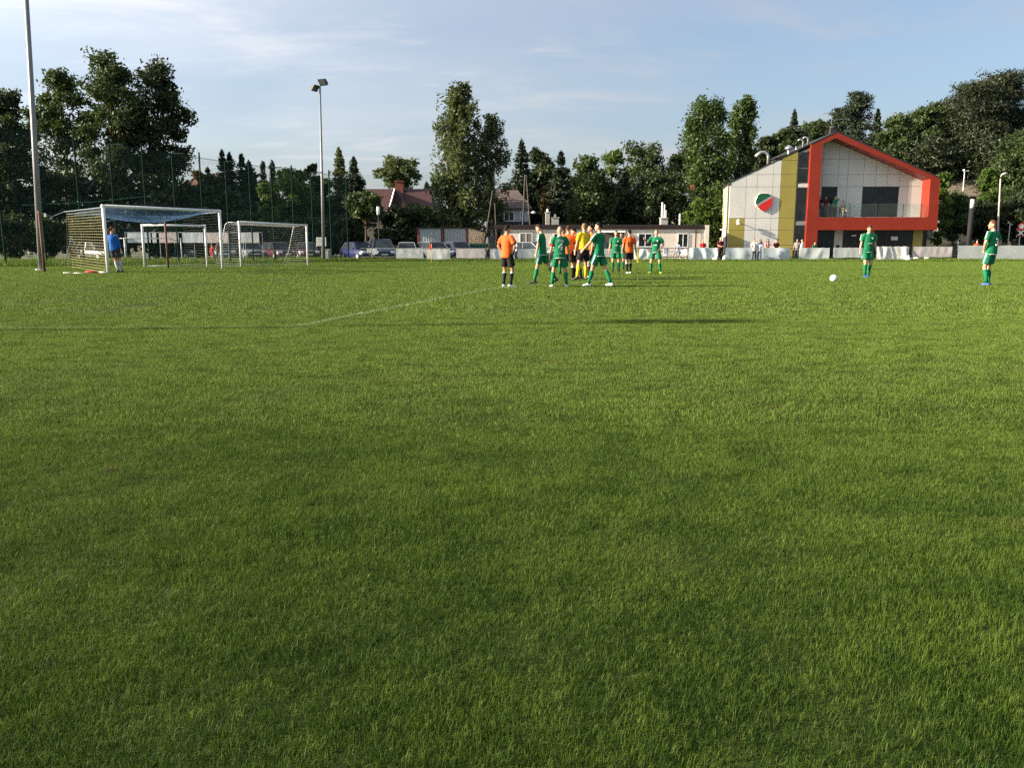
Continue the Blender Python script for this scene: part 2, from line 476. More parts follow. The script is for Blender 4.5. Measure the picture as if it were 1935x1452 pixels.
def tile_field(name, label, tiles, P, rot, scl):
    me = bpy.data.meshes.new(name)
    me.vertices.add(len(P)); me.vertices.foreach_set('co', np.asarray(P, dtype=np.float32).ravel())
    a = me.attributes.new('rz', 'FLOAT', 'POINT'); a.data.foreach_set('value', np.asarray(rot, dtype=np.float32))
    a = me.attributes.new('sc', 'FLOAT', 'POINT'); a.data.foreach_set('value', np.asarray(scl, dtype=np.float32))
    o = addobj(name, me, MATS['grass_blade'])
    ng = bpy.data.node_groups.new(name + '_nodes', 'GeometryNodeTree')
    ng.interface.new_socket('Geometry', in_out='INPUT', socket_type='NodeSocketGeometry')
    ng.interface.new_socket('Geometry', in_out='OUTPUT', socket_type='NodeSocketGeometry')
    gi = ng.nodes.new('NodeGroupInput'); go = ng.nodes.new('NodeGroupOutput')
    m2p = ng.nodes.new('GeometryNodeMeshToPoints'); ng.links.new(gi.outputs[0], m2p.inputs[0])
    iop = ng.nodes.new('GeometryNodeInstanceOnPoints'); ng.links.new(m2p.outputs[0], iop.inputs['Points'])
    jn = ng.nodes.new('GeometryNodeJoinGeometry')
    for tl in tiles:
        oi = ng.nodes.new('GeometryNodeObjectInfo'); oi.inputs['Object'].default_value = tl
        oi.inputs['As Instance'].default_value = True
        ng.links.new(oi.outputs['Geometry'], jn.inputs[0])
    ng.links.new(jn.outputs[0], iop.inputs['Instance'])
    iop.inputs['Pick Instance'].default_value = True
    ri = ng.nodes.new('FunctionNodeRandomValue'); ri.data_type = 'INT'
    ri.inputs[4].default_value = 0; ri.inputs[5].default_value = len(tiles) - 1
    ng.links.new(ri.outputs[2], iop.inputs['Instance Index'])
    def attr(nm):
        n = ng.nodes.new('GeometryNodeInputNamedAttribute'); n.data_type = 'FLOAT'; n.inputs['Name'].default_value = nm
        return n.outputs[0]
    cr = ng.nodes.new('ShaderNodeCombineXYZ'); ng.links.new(attr('rz'), cr.inputs[2])
    er = ng.nodes.new('FunctionNodeEulerToRotation'); ng.links.new(cr.outputs[0], er.inputs[0])
    ng.links.new(er.outputs[0], iop.inputs['Rotation'])
    cs = ng.nodes.new('ShaderNodeCombineXYZ')
    cs.inputs[0].default_value = 1; cs.inputs[1].default_value = 1
    ng.links.new(attr('sc'), cs.inputs[2]); ng.links.new(cs.outputs[0], iop.inputs['Scale'])
    ng.links.new(iop.outputs[0], go.inputs[0])
    md = o.modifiers.new('tiles', 'NODES'); md.node_group = ng
    tag(o, label, 'grass', None, 'stuff')
    return o

def field_points(step, y0, y1, seed, margin=1.6, ky=.66):
    rg = np.random.default_rng(seed); P = []; rr = []; ss = []
    y = y0
    while y < y1:
        w = ky * y + margin
        x = -w + rg.uniform(0, step)
        while x < w:
            px = x + rg.uniform(-.12, .12) * step; py = y + rg.uniform(-.12, .12) * step
            P.append((px, py, gz(px, py))); rr.append(rg.integers(0, 4) * np.pi / 2 + rg.uniform(-.15, .15))
            k = math.sin(px * 1.7 + 2 * math.sin(py * .9)) * math.sin(py * 1.3 + px * .4)
            ss.append(rg.uniform(.82, 1.15) * (1 + .16 * k))
            x += step
        y += step
    return P, rr, ss
NEAR = [blade_tile('turf_tile_near', .4, 6200, .0255, .0018, 10 + i, True, .75, (0, 0, 1, 0, 2, 0, 1)[i]) for i in range(7)]
MIDT = [blade_tile('turf_tile_mid', .8, 6400, .027, .0034, 30 + i) for i in range(6)]
FART = [blade_tile('turf_tile_far', 2.0, 6000, .036, .0085, 50 + i) for i in range(6)]
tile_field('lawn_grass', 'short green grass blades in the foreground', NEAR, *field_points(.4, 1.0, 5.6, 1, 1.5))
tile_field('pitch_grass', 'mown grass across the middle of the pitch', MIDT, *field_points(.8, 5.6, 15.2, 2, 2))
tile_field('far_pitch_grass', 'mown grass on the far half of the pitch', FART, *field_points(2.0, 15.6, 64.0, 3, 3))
# longer unmown grass along the far fence and behind the goals
LONG = [blade_tile('turf_tile_long', 2.0, 1400, .26, .02, 70 + i, True) for i in range(4)]
rg = np.random.default_rng(8); P = []; rr = []; ss = []
for i in range(150):
    tt = i / 150.0
    P.append((-27.6 + 13.5 * tt + rg.uniform(-.9, .9) , 42.5 + 23 * tt + rg.uniform(-.6, .6), 0))
for i in range(70):
    P.append((rg.uniform(-34, -21), rg.uniform(40, 62), 0))
for i in range(60):
    P.append((rg.uniform(-16, -9), rg.uniform(64.0, 65.2), 0))
for i in range(110):
    P.append((-9 + i * .45, rg.uniform(64.55, 64.8), 0))
P = [(p[0], p[1], gz(p[0], p[1])) for p in P]
tile_field('long_grass', 'longer unmown grass behind the goals and along the far fence', LONG, P, [rg.uniform(0, 6.28) for _ in P],
           [rg.uniform(.6, 1.2) if p[1] < 63 else rg.uniform(.3, .8) for p in P])
# ------------------------------------------------------------------ palette
WHITE = mat('white_cladding', (.55, .55, .52), .45, .04, .8, dirt=.12, dirtcol=(.42,.40,.35))
LIME = mat('lime_cladding', (.275, .235, .055), .45, .05, .8)
REDC = mat('red_cladding', (.215, .021, .008), .42, .05, .8)
ROOFD = mat('dark_roof', (.022, .021, .022), .6, .2, 2)
FRAME = mat('anthracite_frame', (.03, .032, .034), .45, .15, 3)
GLASS = glassmat('dark_window')
STEEL = mat('galvanised', (.42, .44, .46), .38, .12, 6, metal=.75)
PLASTER = mat('cream_plaster', (.76, .68, .57), .85, .06, .7, .2, 40, dirt=.3, dirtcol=(.38,.34,.27))
CONC = mat('concrete', (.38, .365, .33), .9, .15, 3, .4, 30, dirt=.35)
DARKM = mat('dark_green_metal', (.018, .03, .024), .5, .2, 5)
BLACKM = mat('black_metal', (.012, .012, .013), .85, .2, 5)
WPAINT = mat('white_paint', (.76, .76, .74), .35, .04, 3, dirt=.2, dirtcol=(.45,.43,.38))
GREYP = mat('mast_steel', (.21, .22, .225), .5, .1, 2, metal=.3, dirt=.3, dirtcol=(.2,.19,.18))
WOOD = mat('pole_wood', (.075, .065, .052), .9, .25, 3, .5, 30)
BRICK = mat('brick_red', (.15, .05, .032), .85, .2, 6, .4, 30)

# ------------------------------------------------------------------ club house
BA = R(3.0); BY = 72.0
BX = at(1374, 494, BY).x
ca_, sa_ = math.cos(BA), math.sin(BA)
club = thing('club_house', 'white lime and red gabled club house with recessed balcony', 'club house', (BX, BY, GZ), -BA)
# local frame: x along the front to the right, y to the back, z up from the ground (z_local = z + .16)
def zl(z): return z - GZ
RIDGE = (8.52, zl(10.41)); EAL = (0.0, zl(6.42)); EAR = (17.2, zl(6.62))
def roofz(x, d=0.0):
    if x <= RIDGE[0]: return EAL[1] + (RIDGE[1] - EAL[1]) * (x - EAL[0]) / (RIDGE[0] - EAL[0]) - d
    return RIDGE[1] + (EAR[1] - RIDGE[1]) * (x - RIDGE[0]) / (EAR[0] - RIDGE[0]) - d
DEPTH = 13.0
def clip_under(poly, d):
    """clip polygon (x,z) below both roof slopes lowered by d"""
    def half(poly, f):
        out = []
        for i in range(len(poly)):
            a, b2 = poly[i], poly[(i + 1) % len(poly)]
            fa, fb = f(a), f(b2)
            if fa >= 0: out.append(a)
            if (fa >= 0) != (fb >= 0):
                k = fa / (fa - fb); out.append((a[0] + (b2[0] - a[0]) * k, a[1] + (b2[1] - a[1]) * k))
        return out
    s1 = (RIDGE[1] - EAL[1]) / (RIDGE[0] - EAL[0]); s2 = (EAR[1] - RIDGE[1]) / (EAR[0] - RIDGE[0])
    poly = half(poly, lambda p: EAL[1] + s1 * (p[0] - EAL[0]) - d - p[1])
    if len(poly) > 2: poly = half(poly, lambda p: RIDGE[1] + s2 * (p[0] - RIDGE[0]) - d - p[1])
    return poly
def area(p): return abs(sum(p[i][0] * p[(i+1) % len(p)][1] - p[(i+1) % len(p)][0] * p[i][1] for i in range(len(p)))) / 2
REC = 1.25                                    # depth of the balcony recess
# core walls (dark sub-construction behind the cladding panels)
mb = MB()
core = [(0.05, 0), (6.5, 0), (6.5, roofz(6.5, .3)), (0.05, roofz(0.05, .3))]
SK = .115                                     # the left side runs back at a slight skew
mb.prism([(x, .05, z) for x, z in core], (SK * DEPTH, DEPTH - .05, 0))
up = [(6.51, zl(3.35)), (17.1, zl(3.35)), (17.1, roofz(17.1, .3)), (RIDGE[0], RIDGE[1] - .3), (6.51, roofz(6.51, .3))]
mb.prism([(x, REC + .05, z) for x, z in up], (0, DEPTH - REC - .05, 0))
mb.box(6.51, 16.7, 1.05, DEPTH, 0, zl(2.5))
mb.build('wall', mat('club_wall_core', (.20, .20, .19), .8, .1, 2), club)
def cpanel(x0, x1, z0, z1, y, m_, name='cladding_panel', g=.013, d=.15, th=.035, parent=None):
    poly = clip_under([(x0 + g, z0 + g), (x1 - g, z0 + g), (x1 - g, z1 - g), (x0 + g, z1 - g)], d)
    if len(poly) < 3 or area(poly) < .02: return None
    q = MB(); q.prism([(x, y, z) for x, z in poly], (0, th, 0))
    return q.build(name, m_, club if parent is None else parent)
cols = [0.0, 1.33, 2.25, 3.55, 4.2, 5.52]
rows = [0.0, zl(1.05), zl(2.31), zl(3.32), zl(5.93), zl(6.94), zl(8.1), zl(9.6)]
for i in range(5):
    for j in range(len(rows) - 1):
        z0, z1 = rows[j], rows[j + 1]
        lime = (i == 4) or (i == 0 and j < 3)
        cpanel(cols[i], cols[i + 1], z0, z1, 0.0, LIME if lime else WHITE)
# glazed strip between lime field and red frame
gz_rows = [(0.0, zl(2.72), 0), (zl(3.02), zl(5.85), 0), (zl(6.2), zl(7.35), 0), (zl(7.43), zl(9.6), 0)]
for (z0, z1, _) in gz_rows:
    w = cpanel(5.62, 6.44, z0 + .04, z1, .018, GLASS, 'window_pane', .05, .55, .02)
for z in (zl(2.87), zl(6.02)):
    mb = MB(); mb.box(5.645, 6.46, .008, .045, z - .14, z + .14); mb.build('spandrel', WHITE if z > 4 else mat('grey_panel', (.22,.22,.21), .5, .1), club)
mb = MB(); mb.prism([(x, .004, z) for x, z in clip_under([(5.54, 0), (5.64, 0), (5.64, 11), (5.54, 11)], .28)], (0, .04, 0))
mb.build('mullion', FRAME, club)
for z in (zl(7.39), zl(8.72)):
    mb = MB(); mb.box(5.642, 6.44, .006, .044, z - .05, z + .05); mb.build('transom', FRAME, club)
# red frame: gable frame around the balcony, standing proud of the wall
YF = -.32
mb = MB()
def rp(poly, y0=YF, y1=REC + .04): mb.prism([(x, y0, z) for x, z in poly], (0, y1 - y0, 0))
rp([(6.47, 0), (7.43, 0), (7.40, roofz(7.40, .1)), (6.47, roofz(6.47, .1))])
mb.build('frame_column', REDC, club)
mb = MB(); rp([(7.401, roofz(7.401, .1)), (7.401, zl(9.4)), (8.45, zl(9.86)), (RIDGE[0], RIDGE[1] - .1)][::-1]); mb.build('frame_rafter', REDC, club)
mb = MB(); rp([(RIDGE[0] + .002, RIDGE[1] - .1), (8.452, zl(9.86)), (16.42, zl(6.50)), (17.2, roofz(17.2, .1))][::-1]); mb.build('frame_rafter', REDC, club)
mb = MB(); rp([(16.422, zl(6.50)), (16.47, zl(3.372)), (17.27, zl(3.372)), (17.2, roofz(17.2, .1) - .004)]); mb.build('frame_column', REDC, club)
mb = MB(); rp([(7.432, zl(2.31)), (17.29, zl(2.31)), (17.27, zl(3.37)), (7.432, zl(3.37))], YF + .003); mb.build('frame_beam', REDC, club)
# beam and column joints as thin recessed shadow gaps are shown by thin strips
for x in (9.3, 11.4, 13.5, 15.5):
    mb = MB(); mb.box(x, x + .012, YF - .001, YF + .006, zl(2.33), zl(3.35)); mb.build('panel_joint', mat('red_joint', (.16, .02, .01), .6, .05), club)
for z in (zl(2.35), zl(3.36), zl(5.95), zl(6.98)):
    mb = MB(); mb.box(6.49, 7.41, YF - .003, YF + .006, z, z + .012); mb.build('panel_joint', MATS['red_joint'], club)
# recessed balcony wall: white panels, door and window
bcols = [7.40, 8.0, 8.08, 9.32, 10.2, 11.45, 12.6, 13.5, 14.47, 15.6, 16.6]
bcols = [7.40, 8.02, 9.35, 10.15, 11.48, 12.52, 13.5, 14.52, 15.55, 16.62]
brows = [zl(3.40), zl(5.99), zl(7.0), zl(8.3), zl(9.9)]
for i in range(len(bcols) - 1):
    for j in range(len(brows) - 1):
        if j == 0 and (i == 1 or i in (4, 5, 6)): continue
        cpanel(bcols[i], bcols[i + 1], brows[j], brows[j + 1], REC, WHITE, d=.5)
def window(x0, x1, z0, z1, y, nv, name='window'):
    f = MB(); e = .07
    f.box(x0, x1, y, y + .08, z0, z0 + e); f.box(x0, x1, y, y + .08, z1 - e, z1)
    f.box(x0, x0 + e, y + .001, y + .079, z0 + e, z1 - e); f.box(x1 - e, x1, y + .001, y + .079, z0 + e, z1 - e)
    o = f.build(name, FRAME, club)
    w = (x1 - x0 - e) / nv
    for k in range(nv):
        a = x0 + e / 2 + k * w
        p = MB(); p.box(a + e / 2, a + w - e / 2, y + .04, y + .055, z0 + e, z1 - e); p.build('pane', GLASS, o)
        if k:
            q = MB(); q.box(a - e / 2 + .002, a + e / 2 - .002, y + .002, y + .078, z0 + e, z1 - e); q.build('window_bar', FRAME, o)
    return o
window(8.03, 9.34, zl(3.40), zl(5.98), REC - .01, 1, 'balcony_door')
window(11.49, 14.51, zl(3.40), zl(5.98), REC - .01, 3)
mb = MB(); mb.box(7.44, 16.46, YF + .4, REC, zl(3.371), zl(3.40)); mb.build('balcony_floor', mat('balcony_deck', (.42,.41,.39), .7, .1, 3), club)
# glass balustrade
for i, (a, b2) in enumerate([(7.5, 9.95), (10.0, 12.2), (12.25, 14.4), (14.45, 16.4)]):
    mb = MB(); mb.box(a, b2, YF + .12, YF + .13, zl(3.43), zl(4.50)); mb.build('balustrade_pane', clearglass('balustrade_glass'), club)
for x in (9.975, 14.425, 15.9, 12.225):
    mb = MB(); mb.box(x - .02, x + .02, YF + .10, YF + .15, zl(3.372), zl(4.53)); mb.build('baluster', FRAME, club)
# ground floor under the balcony
for (x0, x1, m_) in [(9.25, 9.95, mat('light_slats', (.42,.40,.35), .7, .08)), (12.1, 12.6, LIME), (15.9, 16.68, LIME)]:
    mb = MB(); mb.box(x0, x1, .9, 1.04, 0, zl(2.30)); mb.build('wall_pier', m_, club)
mb = MB(); mb.box(9.45, 9.70, .86, .898, zl(.75), zl(1.05)); mb.build('notice_box', BLACKM, club)
def gwin(x0, x1, nv, name): window(x0, x1, .02, zl(2.29), .95, nv, name)
gwin(7.44, 9.24, 2, 'entrance_door'); gwin(9.96, 12.09, 2, 'window'); gwin(12.61, 15.89, 3, 'window'); gwin(16.69, 17.08, 1, 'window')
mb = MB(); mb.box(14.05, 14.62, .93, .948, zl(1.45), zl(1.78)); mb.build('paper_notice', mat('paper', (.55,.55,.53), .8, .05), club)
mb = MB(); mb.box(10.7, 11.1, .93, .948, zl(1.8), zl(1.92)); mb.build('paper_notice', MATS['paper'], club)
# roof
mb = MB()
e1 = (-.12, EAL[1] - .12); pts = [(e1[0], e1[1] + .02), (RIDGE[0], RIDGE[1] + .02), (17.24, EAR[1] - .0), (17.24, EAR[1] - .098), (RIDGE[0], RIDGE[1] - .098), (e1[0], e1[1] - .08)]
xm = 6.46; k = (xm - e1[0]) / (RIDGE[0] - e1[0]); zt_ = pts[0][1] + (RIDGE[1] + .02 - pts[0][1]) * k; zb_ = pts[5][1] + (RIDGE[1] - .098 - pts[5][1]) * k
mb.prism([(x, -.03, z) for x, z in [pts[0], (xm, zt_), (xm, zb_), pts[5]]][::-1], (SK * DEPTH, DEPTH + .2, 0))
mb.prism([(x, YF - .02, z) for x, z in [(xm + .001, zt_), pts[1], pts[4], (xm + .001, zb_)]][::-1], (0, DEPTH + .49, 0))
mb.prism([(x, YF - .02, z) for x, z in [(RIDGE[0] + .001, RIDGE[1] + .02)] + pts[2:4] + [(RIDGE[0] + .001, RIDGE[1] - .098)]][::-1], (0, DEPTH + .49, 0))
roof = mb.build('roof', ROOFD, club)
mb = MB(); mb.box(8.55, 9.05, 1.5, 2.0, RIDGE[1] - .3, RIDGE[1] + .50); mb.chain([(8.8, 1.75, RIDGE[1] + .501), (8.8, 1.75, RIDGE[1] + .62), (8.8, 1.75, RIDGE[1] + .72)], [.32, .27, .1], 12)
mb.build('chimney', ROOFD, roof)
mb = MB(); mb.chain([(-.02, .2, EAL[1] - .25), (-.08, .2, EAL[1] - .4), (-.08, .2, .1)], .055, 8); mb.build('downpipe', FRAME, club)
mb = MB(); mb.box(-.16, .0, -.035, .3, EAL[1] - .34, EAL[1] - .325 + .1); mb.build('gutter_end', FRAME, club)
# roof ventilation pipes
mb = MB(); zr = roofz(3.3)
mb.chain([(3.3, 1.0, zr - .3), (3.3, 1.0, zr + .55), (3.2, 1.0, zr + .78), (2.95, 1.0, zr + .92), (2.65, 1.0, zr + .9), (2.2, 1.0, zr + .55)], .13, 10); mb.build('vent_pipe', STEEL, roof, True)
mb = MB(); zr = roofz(5.0); mb.chain([(5.0, 1.0, zr - .3), (5.0, 1.0, zr + .35)], .14, 10); mb.chain([(5.0, 1, zr + .36), (5.0, 1, zr + .45), (5.0, 1, zr + .62), (5.0, 1, zr + .68)], [.38, .36, .2, .05], 12); mb.build('vent_cowl', STEEL, roof, True)
mb = MB(); zr = roofz(5.7); mb.chain([(5.7, 1.4, zr - .3), (5.7, 1.4, zr + .3)], .06, 8); mb.build('vent_pipe', STEEL, roof, True)
for xx in (6.15, 6.55):
    mb = MB(); zr = roofz(xx) - .1
    mb.chain([(xx, 1.0, zr - .3), (xx, 1.0, zr + .5), (xx - .08, 1.0, zr + .65), (xx - .28, 1.0, zr + .72), (xx - .42, 1.0, zr + .6)], .075, 8); mb.build('vent_pipe', STEEL, roof, True)
mb = MB(); mb.chain([(8.65, 1.8, RIDGE[1] + .8), (8.65, 1.8, RIDGE[1] + 1.5)], .02, 5); mb.chain([(8.6, 1.8, RIDGE[1] + 1.15), (10.2, 1.8, RIDGE[1] + 1.3)], .015, 5); mb.build('aerial', STEEL, roof)
# crest: green and red shield with a white diagonal, standing off the wall
SX, SZ = 2.85, zl(4.62)
sh = [(-.55, .60), (-.30, .74), (.28, .74), (.58, .58), (.62, .52), (.70, .42), (.70, 0.0), (.60, -.30), (.38, -.55), (.02, -.76), (-.30, -.58), (-.58, -.30), (-.70, -.02), (-.68, .25), (-.55, .45)]
mb = MB(); mb.prism([(SX + x, -.13, SZ + z) for x, z in sh], (0, .13, 0)); crest = mb.build('crest', mat('crest_white', (.62,.62,.60), .4, .04), club)
def diag(poly, lo, hi):
    def half(poly, f):
        out = []
        for i in range(len(poly)):
            a, b2 = poly[i], poly[(i + 1) % len(poly)]; fa, fb = f(a), f(b2)
            if fa >= 0: out.append(a)
            if (fa >= 0) != (fb >= 0):
                k = fa / (fa - fb); out.append((a[0] + (b2[0] - a[0]) * k, a[1] + (b2[1] - a[1]) * k))
        return out
    d = lambda p: p[1] - p[0] * .62 - .12
    poly = half(poly, lambda p: d(p) - lo)
    return half(poly, lambda p: hi - d(p))
mb = MB(); mb.prism([(SX + x, -.155, SZ + z) for x, z in diag(sh, .10, 9)], (0, .022, 0)); mb.build('crest_field', mat('crest_green', (.008, .075, .035), .4, .08), crest)
mb = MB(); mb.prism([(SX + x, -.155, SZ + z) for x, z in diag(sh, -9, -.12)], (0, .022, 0)); mb.build('crest_field', mat('crest_red', (.50, .02, .018), .4, .08), crest)
mb = MB(); mb.prism([(SX + x, -.15, SZ + z) for x, z in diag(sh, -.02, .005)], (0, .017, 0)); mb.build('crest_stripe', mat('crest_grey', (.25,.24,.23), .4, .08), crest)
# wall lamp on the lime corner
mb = MB(); mb.box(.66, .76, -.5, 0, zl(2.95), zl(3.0)); mb.ball((.71, -.5, zl(3.08)), (.16, .16, .13)); mb.ball((.71, -.55, zl(2.83)), (.17, .17, .10)); mb.build('wall_lamp', WPAINT, club)
mb = MB(); mb.box(17.3, 17.55, -.1, .1, zl(2.9), zl(3.1)); mb.build('wall_lamp', WPAINT, club)
# left side cladding: lime and white vertical boards
k = 0
for j in range(10):
    y0 = .1 + j * 1.28
    y1_ = y0 + 1.25; zt2 = EAL[1] - .2
    mb = MB(); mb.hexa([(SK * y0 - .01, y0, .02), (SK * y0 + .045, y0, .02), (SK * y1_ + .045, y1_, .02), (SK * y1_ - .01, y1_, .02)], [(SK * y0 - .01, y0, zt2), (SK * y0 + .045, y0, zt2), (SK * y1_ + .045, y1_, zt2), (SK * y1_ - .01, y1_, zt2)]); mb.build('cladding_panel', LIME if j % 3 == 1 else WHITE, club)

# ------------------------------------------------------------------ long low changing-room building
LY = 71.0
lx0 = at(952, 470, LY).x; lx1 = at(1338, 470, LY).x
low = wthing('changing_rooms', 'long low cream building with flat dark roof beside the club house', 'building', (lx0, LY, GZ))
ztop = at(1100, 425, LY).z
mb = MB(); mb.box(lx0, lx1 - .35, LY, LY + 7, GZ, ztop - .25); wall = mb.build('wall', PLASTER, low)
mb = MB(); mb.box(lx1 - .34, lx1, LY - .15, LY + 7, GZ, ztop - .02); mb.build('end_pier', PLASTER, low)
mb = MB(); mb.box(lx0 - .8, lx1 - .345, LY - .07, LY + 7.2, ztop - .24, ztop + .02); lroof = mb.build('roof', mat('felt_roof', (.026, .022, .021), .8, .2, 2), low)
mb = MB(); mb.box(lx0 - .85, lx1 - .35, LY - .13, LY - .071, ztop - .36, ztop - .12); mb.build('gutter', mat('brown_gutter', (.028, .014, .011), .5, .1), low)
mb = MB(); mb.box(lx0, lx1 - .36, LY - .04, LY - .002, ztop - .62, ztop - .56); mb.build('string_course', mat('grey_trim', (.3,.29,.27), .8, .1), low)
def lwin(u0, u1, v0, v1, n=2, shut=False):
    a = at(u0, v0, LY); b2 = at(u1, v1, LY)
    f = MB(); e = .07
    f.box(a.x, b2.x, LY - .05, LY - .003, b2.z, b2.z + e); f.box(a.x, b2.x, LY - .05, LY - .003, a.z - e, a.z)
    for k in range(n + 1):
        xk = a.x + (b2.x - a.x - e) * k / n
        f.box(xk, xk + e, LY - .049, LY - .004, b2.z + e, a.z - e)
    o = f.build('window', WPAINT, low)
    for k in range(n):
        x0 = a.x + (b2.x - a.x - e) * k / n + e; x1 = a.x + (b2.x - a.x - e) * (k + 1) / n
        p = MB(); p.box(x0, x1, LY - .03, LY - .01, b2.z + e, a.z - e); p.build('pane', GLASS if not shut else mat('curtained_pane', (.20,.18,.14), .3, .2, 4), o)
    s = MB(); s.box(a.x - .08, b2.x + .08, LY - .12, LY - .003, b2.z - .06, b2.z - .002); s.build('sill', mat('grey_trim', (.3,.29,.27)), o)
lwin(982, 1006, 440, 469, 2, True); lwin(1046, 1062, 441, 469, 2); lwin(1206, 1232, 441, 467, 2); lwin(1281, 1300, 441, 468, 2); lwin(1080, 1100, 441, 468, 2, True)
# porch opening behind the players: flat dark panel, its shade painted in
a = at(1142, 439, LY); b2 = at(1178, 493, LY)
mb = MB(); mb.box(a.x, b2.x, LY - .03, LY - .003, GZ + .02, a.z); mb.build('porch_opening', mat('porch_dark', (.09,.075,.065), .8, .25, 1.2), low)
mb = MB(); mb.chain([(at(1330, 0, LY).x, LY - .1, ztop - .3), (at(1331, 0, LY).x, LY - .12, ztop - .75), (at(1331, 0, LY).x, LY - .1, GZ + .1)], .055, 8); mb.build('downpipe', mat('brown_gutter', (.06,.03,.022)), low)
def stack(u0, u1, v0, Y, nm='chimney', m_=CONC):
    a = at(u0, v0, Y); b2 = at(u1, v0, Y)
    q = MB(); q.box(a.x, b2.x, Y, Y + .6, ztop - .1, a.z); q.box(a.x - .05, b2.x + .05, Y - .05, Y + .65, a.z + .001, a.z + .07)
    return q.build(nm, m_, lroof)
for (u0, u1, v0) in [(1031, 1039, 402), (1042, 1056, 412)]:
    s_ = stack(u0, u1, v0, LY + 2)
    q = MB(); c0 = at((u0 + u1) / 2, v0, LY + 2); q.chain([(c0.x, LY + 2.3, c0.z), (c0.x, LY + 2.3, c0.z + .28), (c0.x, LY + 2.3, c0.z + .34)], [.1, .1, .03], 8); q.build('chimney_cowl', WPAINT, s_)
s_ = stack(1249, 1262, 413, LY + 2)
q = MB()
for (du, vt) in ((1253, 382), (1257, 386), (1259.5, 397)):
    c0 = at(du, vt, LY + 2); q.chain([(c0.x, LY + 2.3, ztop), (c0.x, LY + 2.3, c0.z)], .085, 8)
q.build('flue_pipes', WPAINT, s_)
c0 = at(1285, 404, LY + 1); q = MB(); q.chain([(c0.x, LY + 1, ztop - .1), (c0.x, LY + 1, c0.z)], .075, 8); q.build('flue_pipes', WPAINT, lroof)
# flat awning sheet over the porch
a = at(1135, 437, LY - .3); b2 = at(1182, 438, LY - .3)
mb = MB(); mb.hexa([(a.x, LY - .3, a.z - .1), (b2.x, LY - .3, b2.z - .06), (b2.x, LY - .06, b2.z + .05), (a.x, LY - .06, a.z + .05)],
                   [(a.x, LY - .3, a.z - .07), (b2.x, LY - .3, b2.z - .03), (b2.x, LY - .06, b2.z + .08), (a.x, LY - .06, a.z + .08)]); mb.build('awning', WPAINT, low)

# ------------------------------------------------------------------ houses behind
def hip_house(name, label, u0, u1, v_eave, v_ridge, Y, depth, mw, mr, hip=.22, over=.35, base=GZ, ridge_u=None):
    a = at(u0, v_eave, Y); b2 = at(u1, v_eave, Y); zr = at(u0, v_ridge, Y + depth / 2).z
    o = wthing(name, label, 'house', ((a.x + b2.x) / 2, Y, base))
    q = MB(); q.box(a.x, b2.x, Y, Y + depth, base, a.z); q.build('wall', mw, o)
    if ridge_u: r0 = at(ridge_u[0], v_ridge, Y + depth / 2).x; r1 = at(ridge_u[1], v_ridge, Y + depth / 2).x
    else: r0 = a.x + (b2.x - a.x) * hip; r1 = b2.x - (b2.x - a.x) * hip
    x0, x1, y0, y1 = a.x - over, b2.x + over, Y - over, Y + depth + over; ze = a.z + .003
    q = MB(); q.add([(x0, y0, ze), (x1, y0, ze), (x1, y1, ze), (x0, y1, ze), (r0, Y + depth / 2, zr), (r1, Y + depth / 2, zr), (x0, y0, ze + .14), (x1, y0, ze + .14), (x1, y1, ze + .14), (x0, y1, ze + .14)],
              [(3, 2, 1, 0), (0, 1, 7, 6), (1, 2, 8, 7), (2, 3, 9, 8), (3, 0, 6, 9), (6, 7, 5, 4), (7, 8, 5), (8, 9, 4, 5), (9, 6, 4)])
    r = q.build('roof', mr, o)
    return o, r, a, b2, zr
def tiled(name, c1_, c2_, sx=4.2, sz=3.0):
    if name in MATS: return MATS[name]
    m, t, b = newmat(name)
    g = t.n('ShaderNodeNewGeometry')
    br = t.n('ShaderNodeTexBrick'); br.inputs['Scale'].default_value = 1.0
    br.inputs['Brick Width'].default_value = .34; br.inputs['Row Height'].default_value = .22; br.inputs['Mortar Size'].default_value = .025
    sp = t.n('ShaderNodeSeparateXYZ'); t.l(g.outputs['Position'], sp.inputs[0])
    cb = t.n('ShaderNodeCombineXYZ'); t.l(t.math('ADD', sp.outputs[0], sp.outputs[1]), cb.inputs[0]); t.l(sp.outputs[2], cb.inputs[1]); t.l(cb.outputs[0], br.inputs['Vector'])
    br.inputs['Color1'].default_value = (*c1_, 1); br.inputs['Color2'].default_value = (*c2_, 1); br.inputs['Mortar'].default_value = (c1_[0]*.35, c1_[1]*.35, c1_[2]*.35, 1)
    f = t.noise(g.outputs['Position'], .8, 4)
    t.l(t.mix(t.ramp(f, .4, .7, 0, .35), br.outputs['Color'], (c1_[0]*.5, c1_[1]*.6, c1_[2]*.6)), b.inputs['Base Color']); b.inputs['Roughness'].default_value = .75
    bp = t.n('ShaderNodeBump'); bp.inputs['Distance'].default_value = .04; t.l(br.outputs['Fac'], bp.inputs['Height']); bp.invert = True; t.l(bp.outputs[0], b.inputs['Normal'])
    MATS[name] = m; return m
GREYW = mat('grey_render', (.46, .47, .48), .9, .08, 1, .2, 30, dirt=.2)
ho, hr, ha, hb, hz = hip_house('house', 'grey rendered house with brown hipped roof behind the changing rooms', 922, 999, 396, 359, 84, 8, GREYW, tiled('brown_tiles', (.125,.09,.075), (.165,.12,.10)), ridge_u=(938, 978))
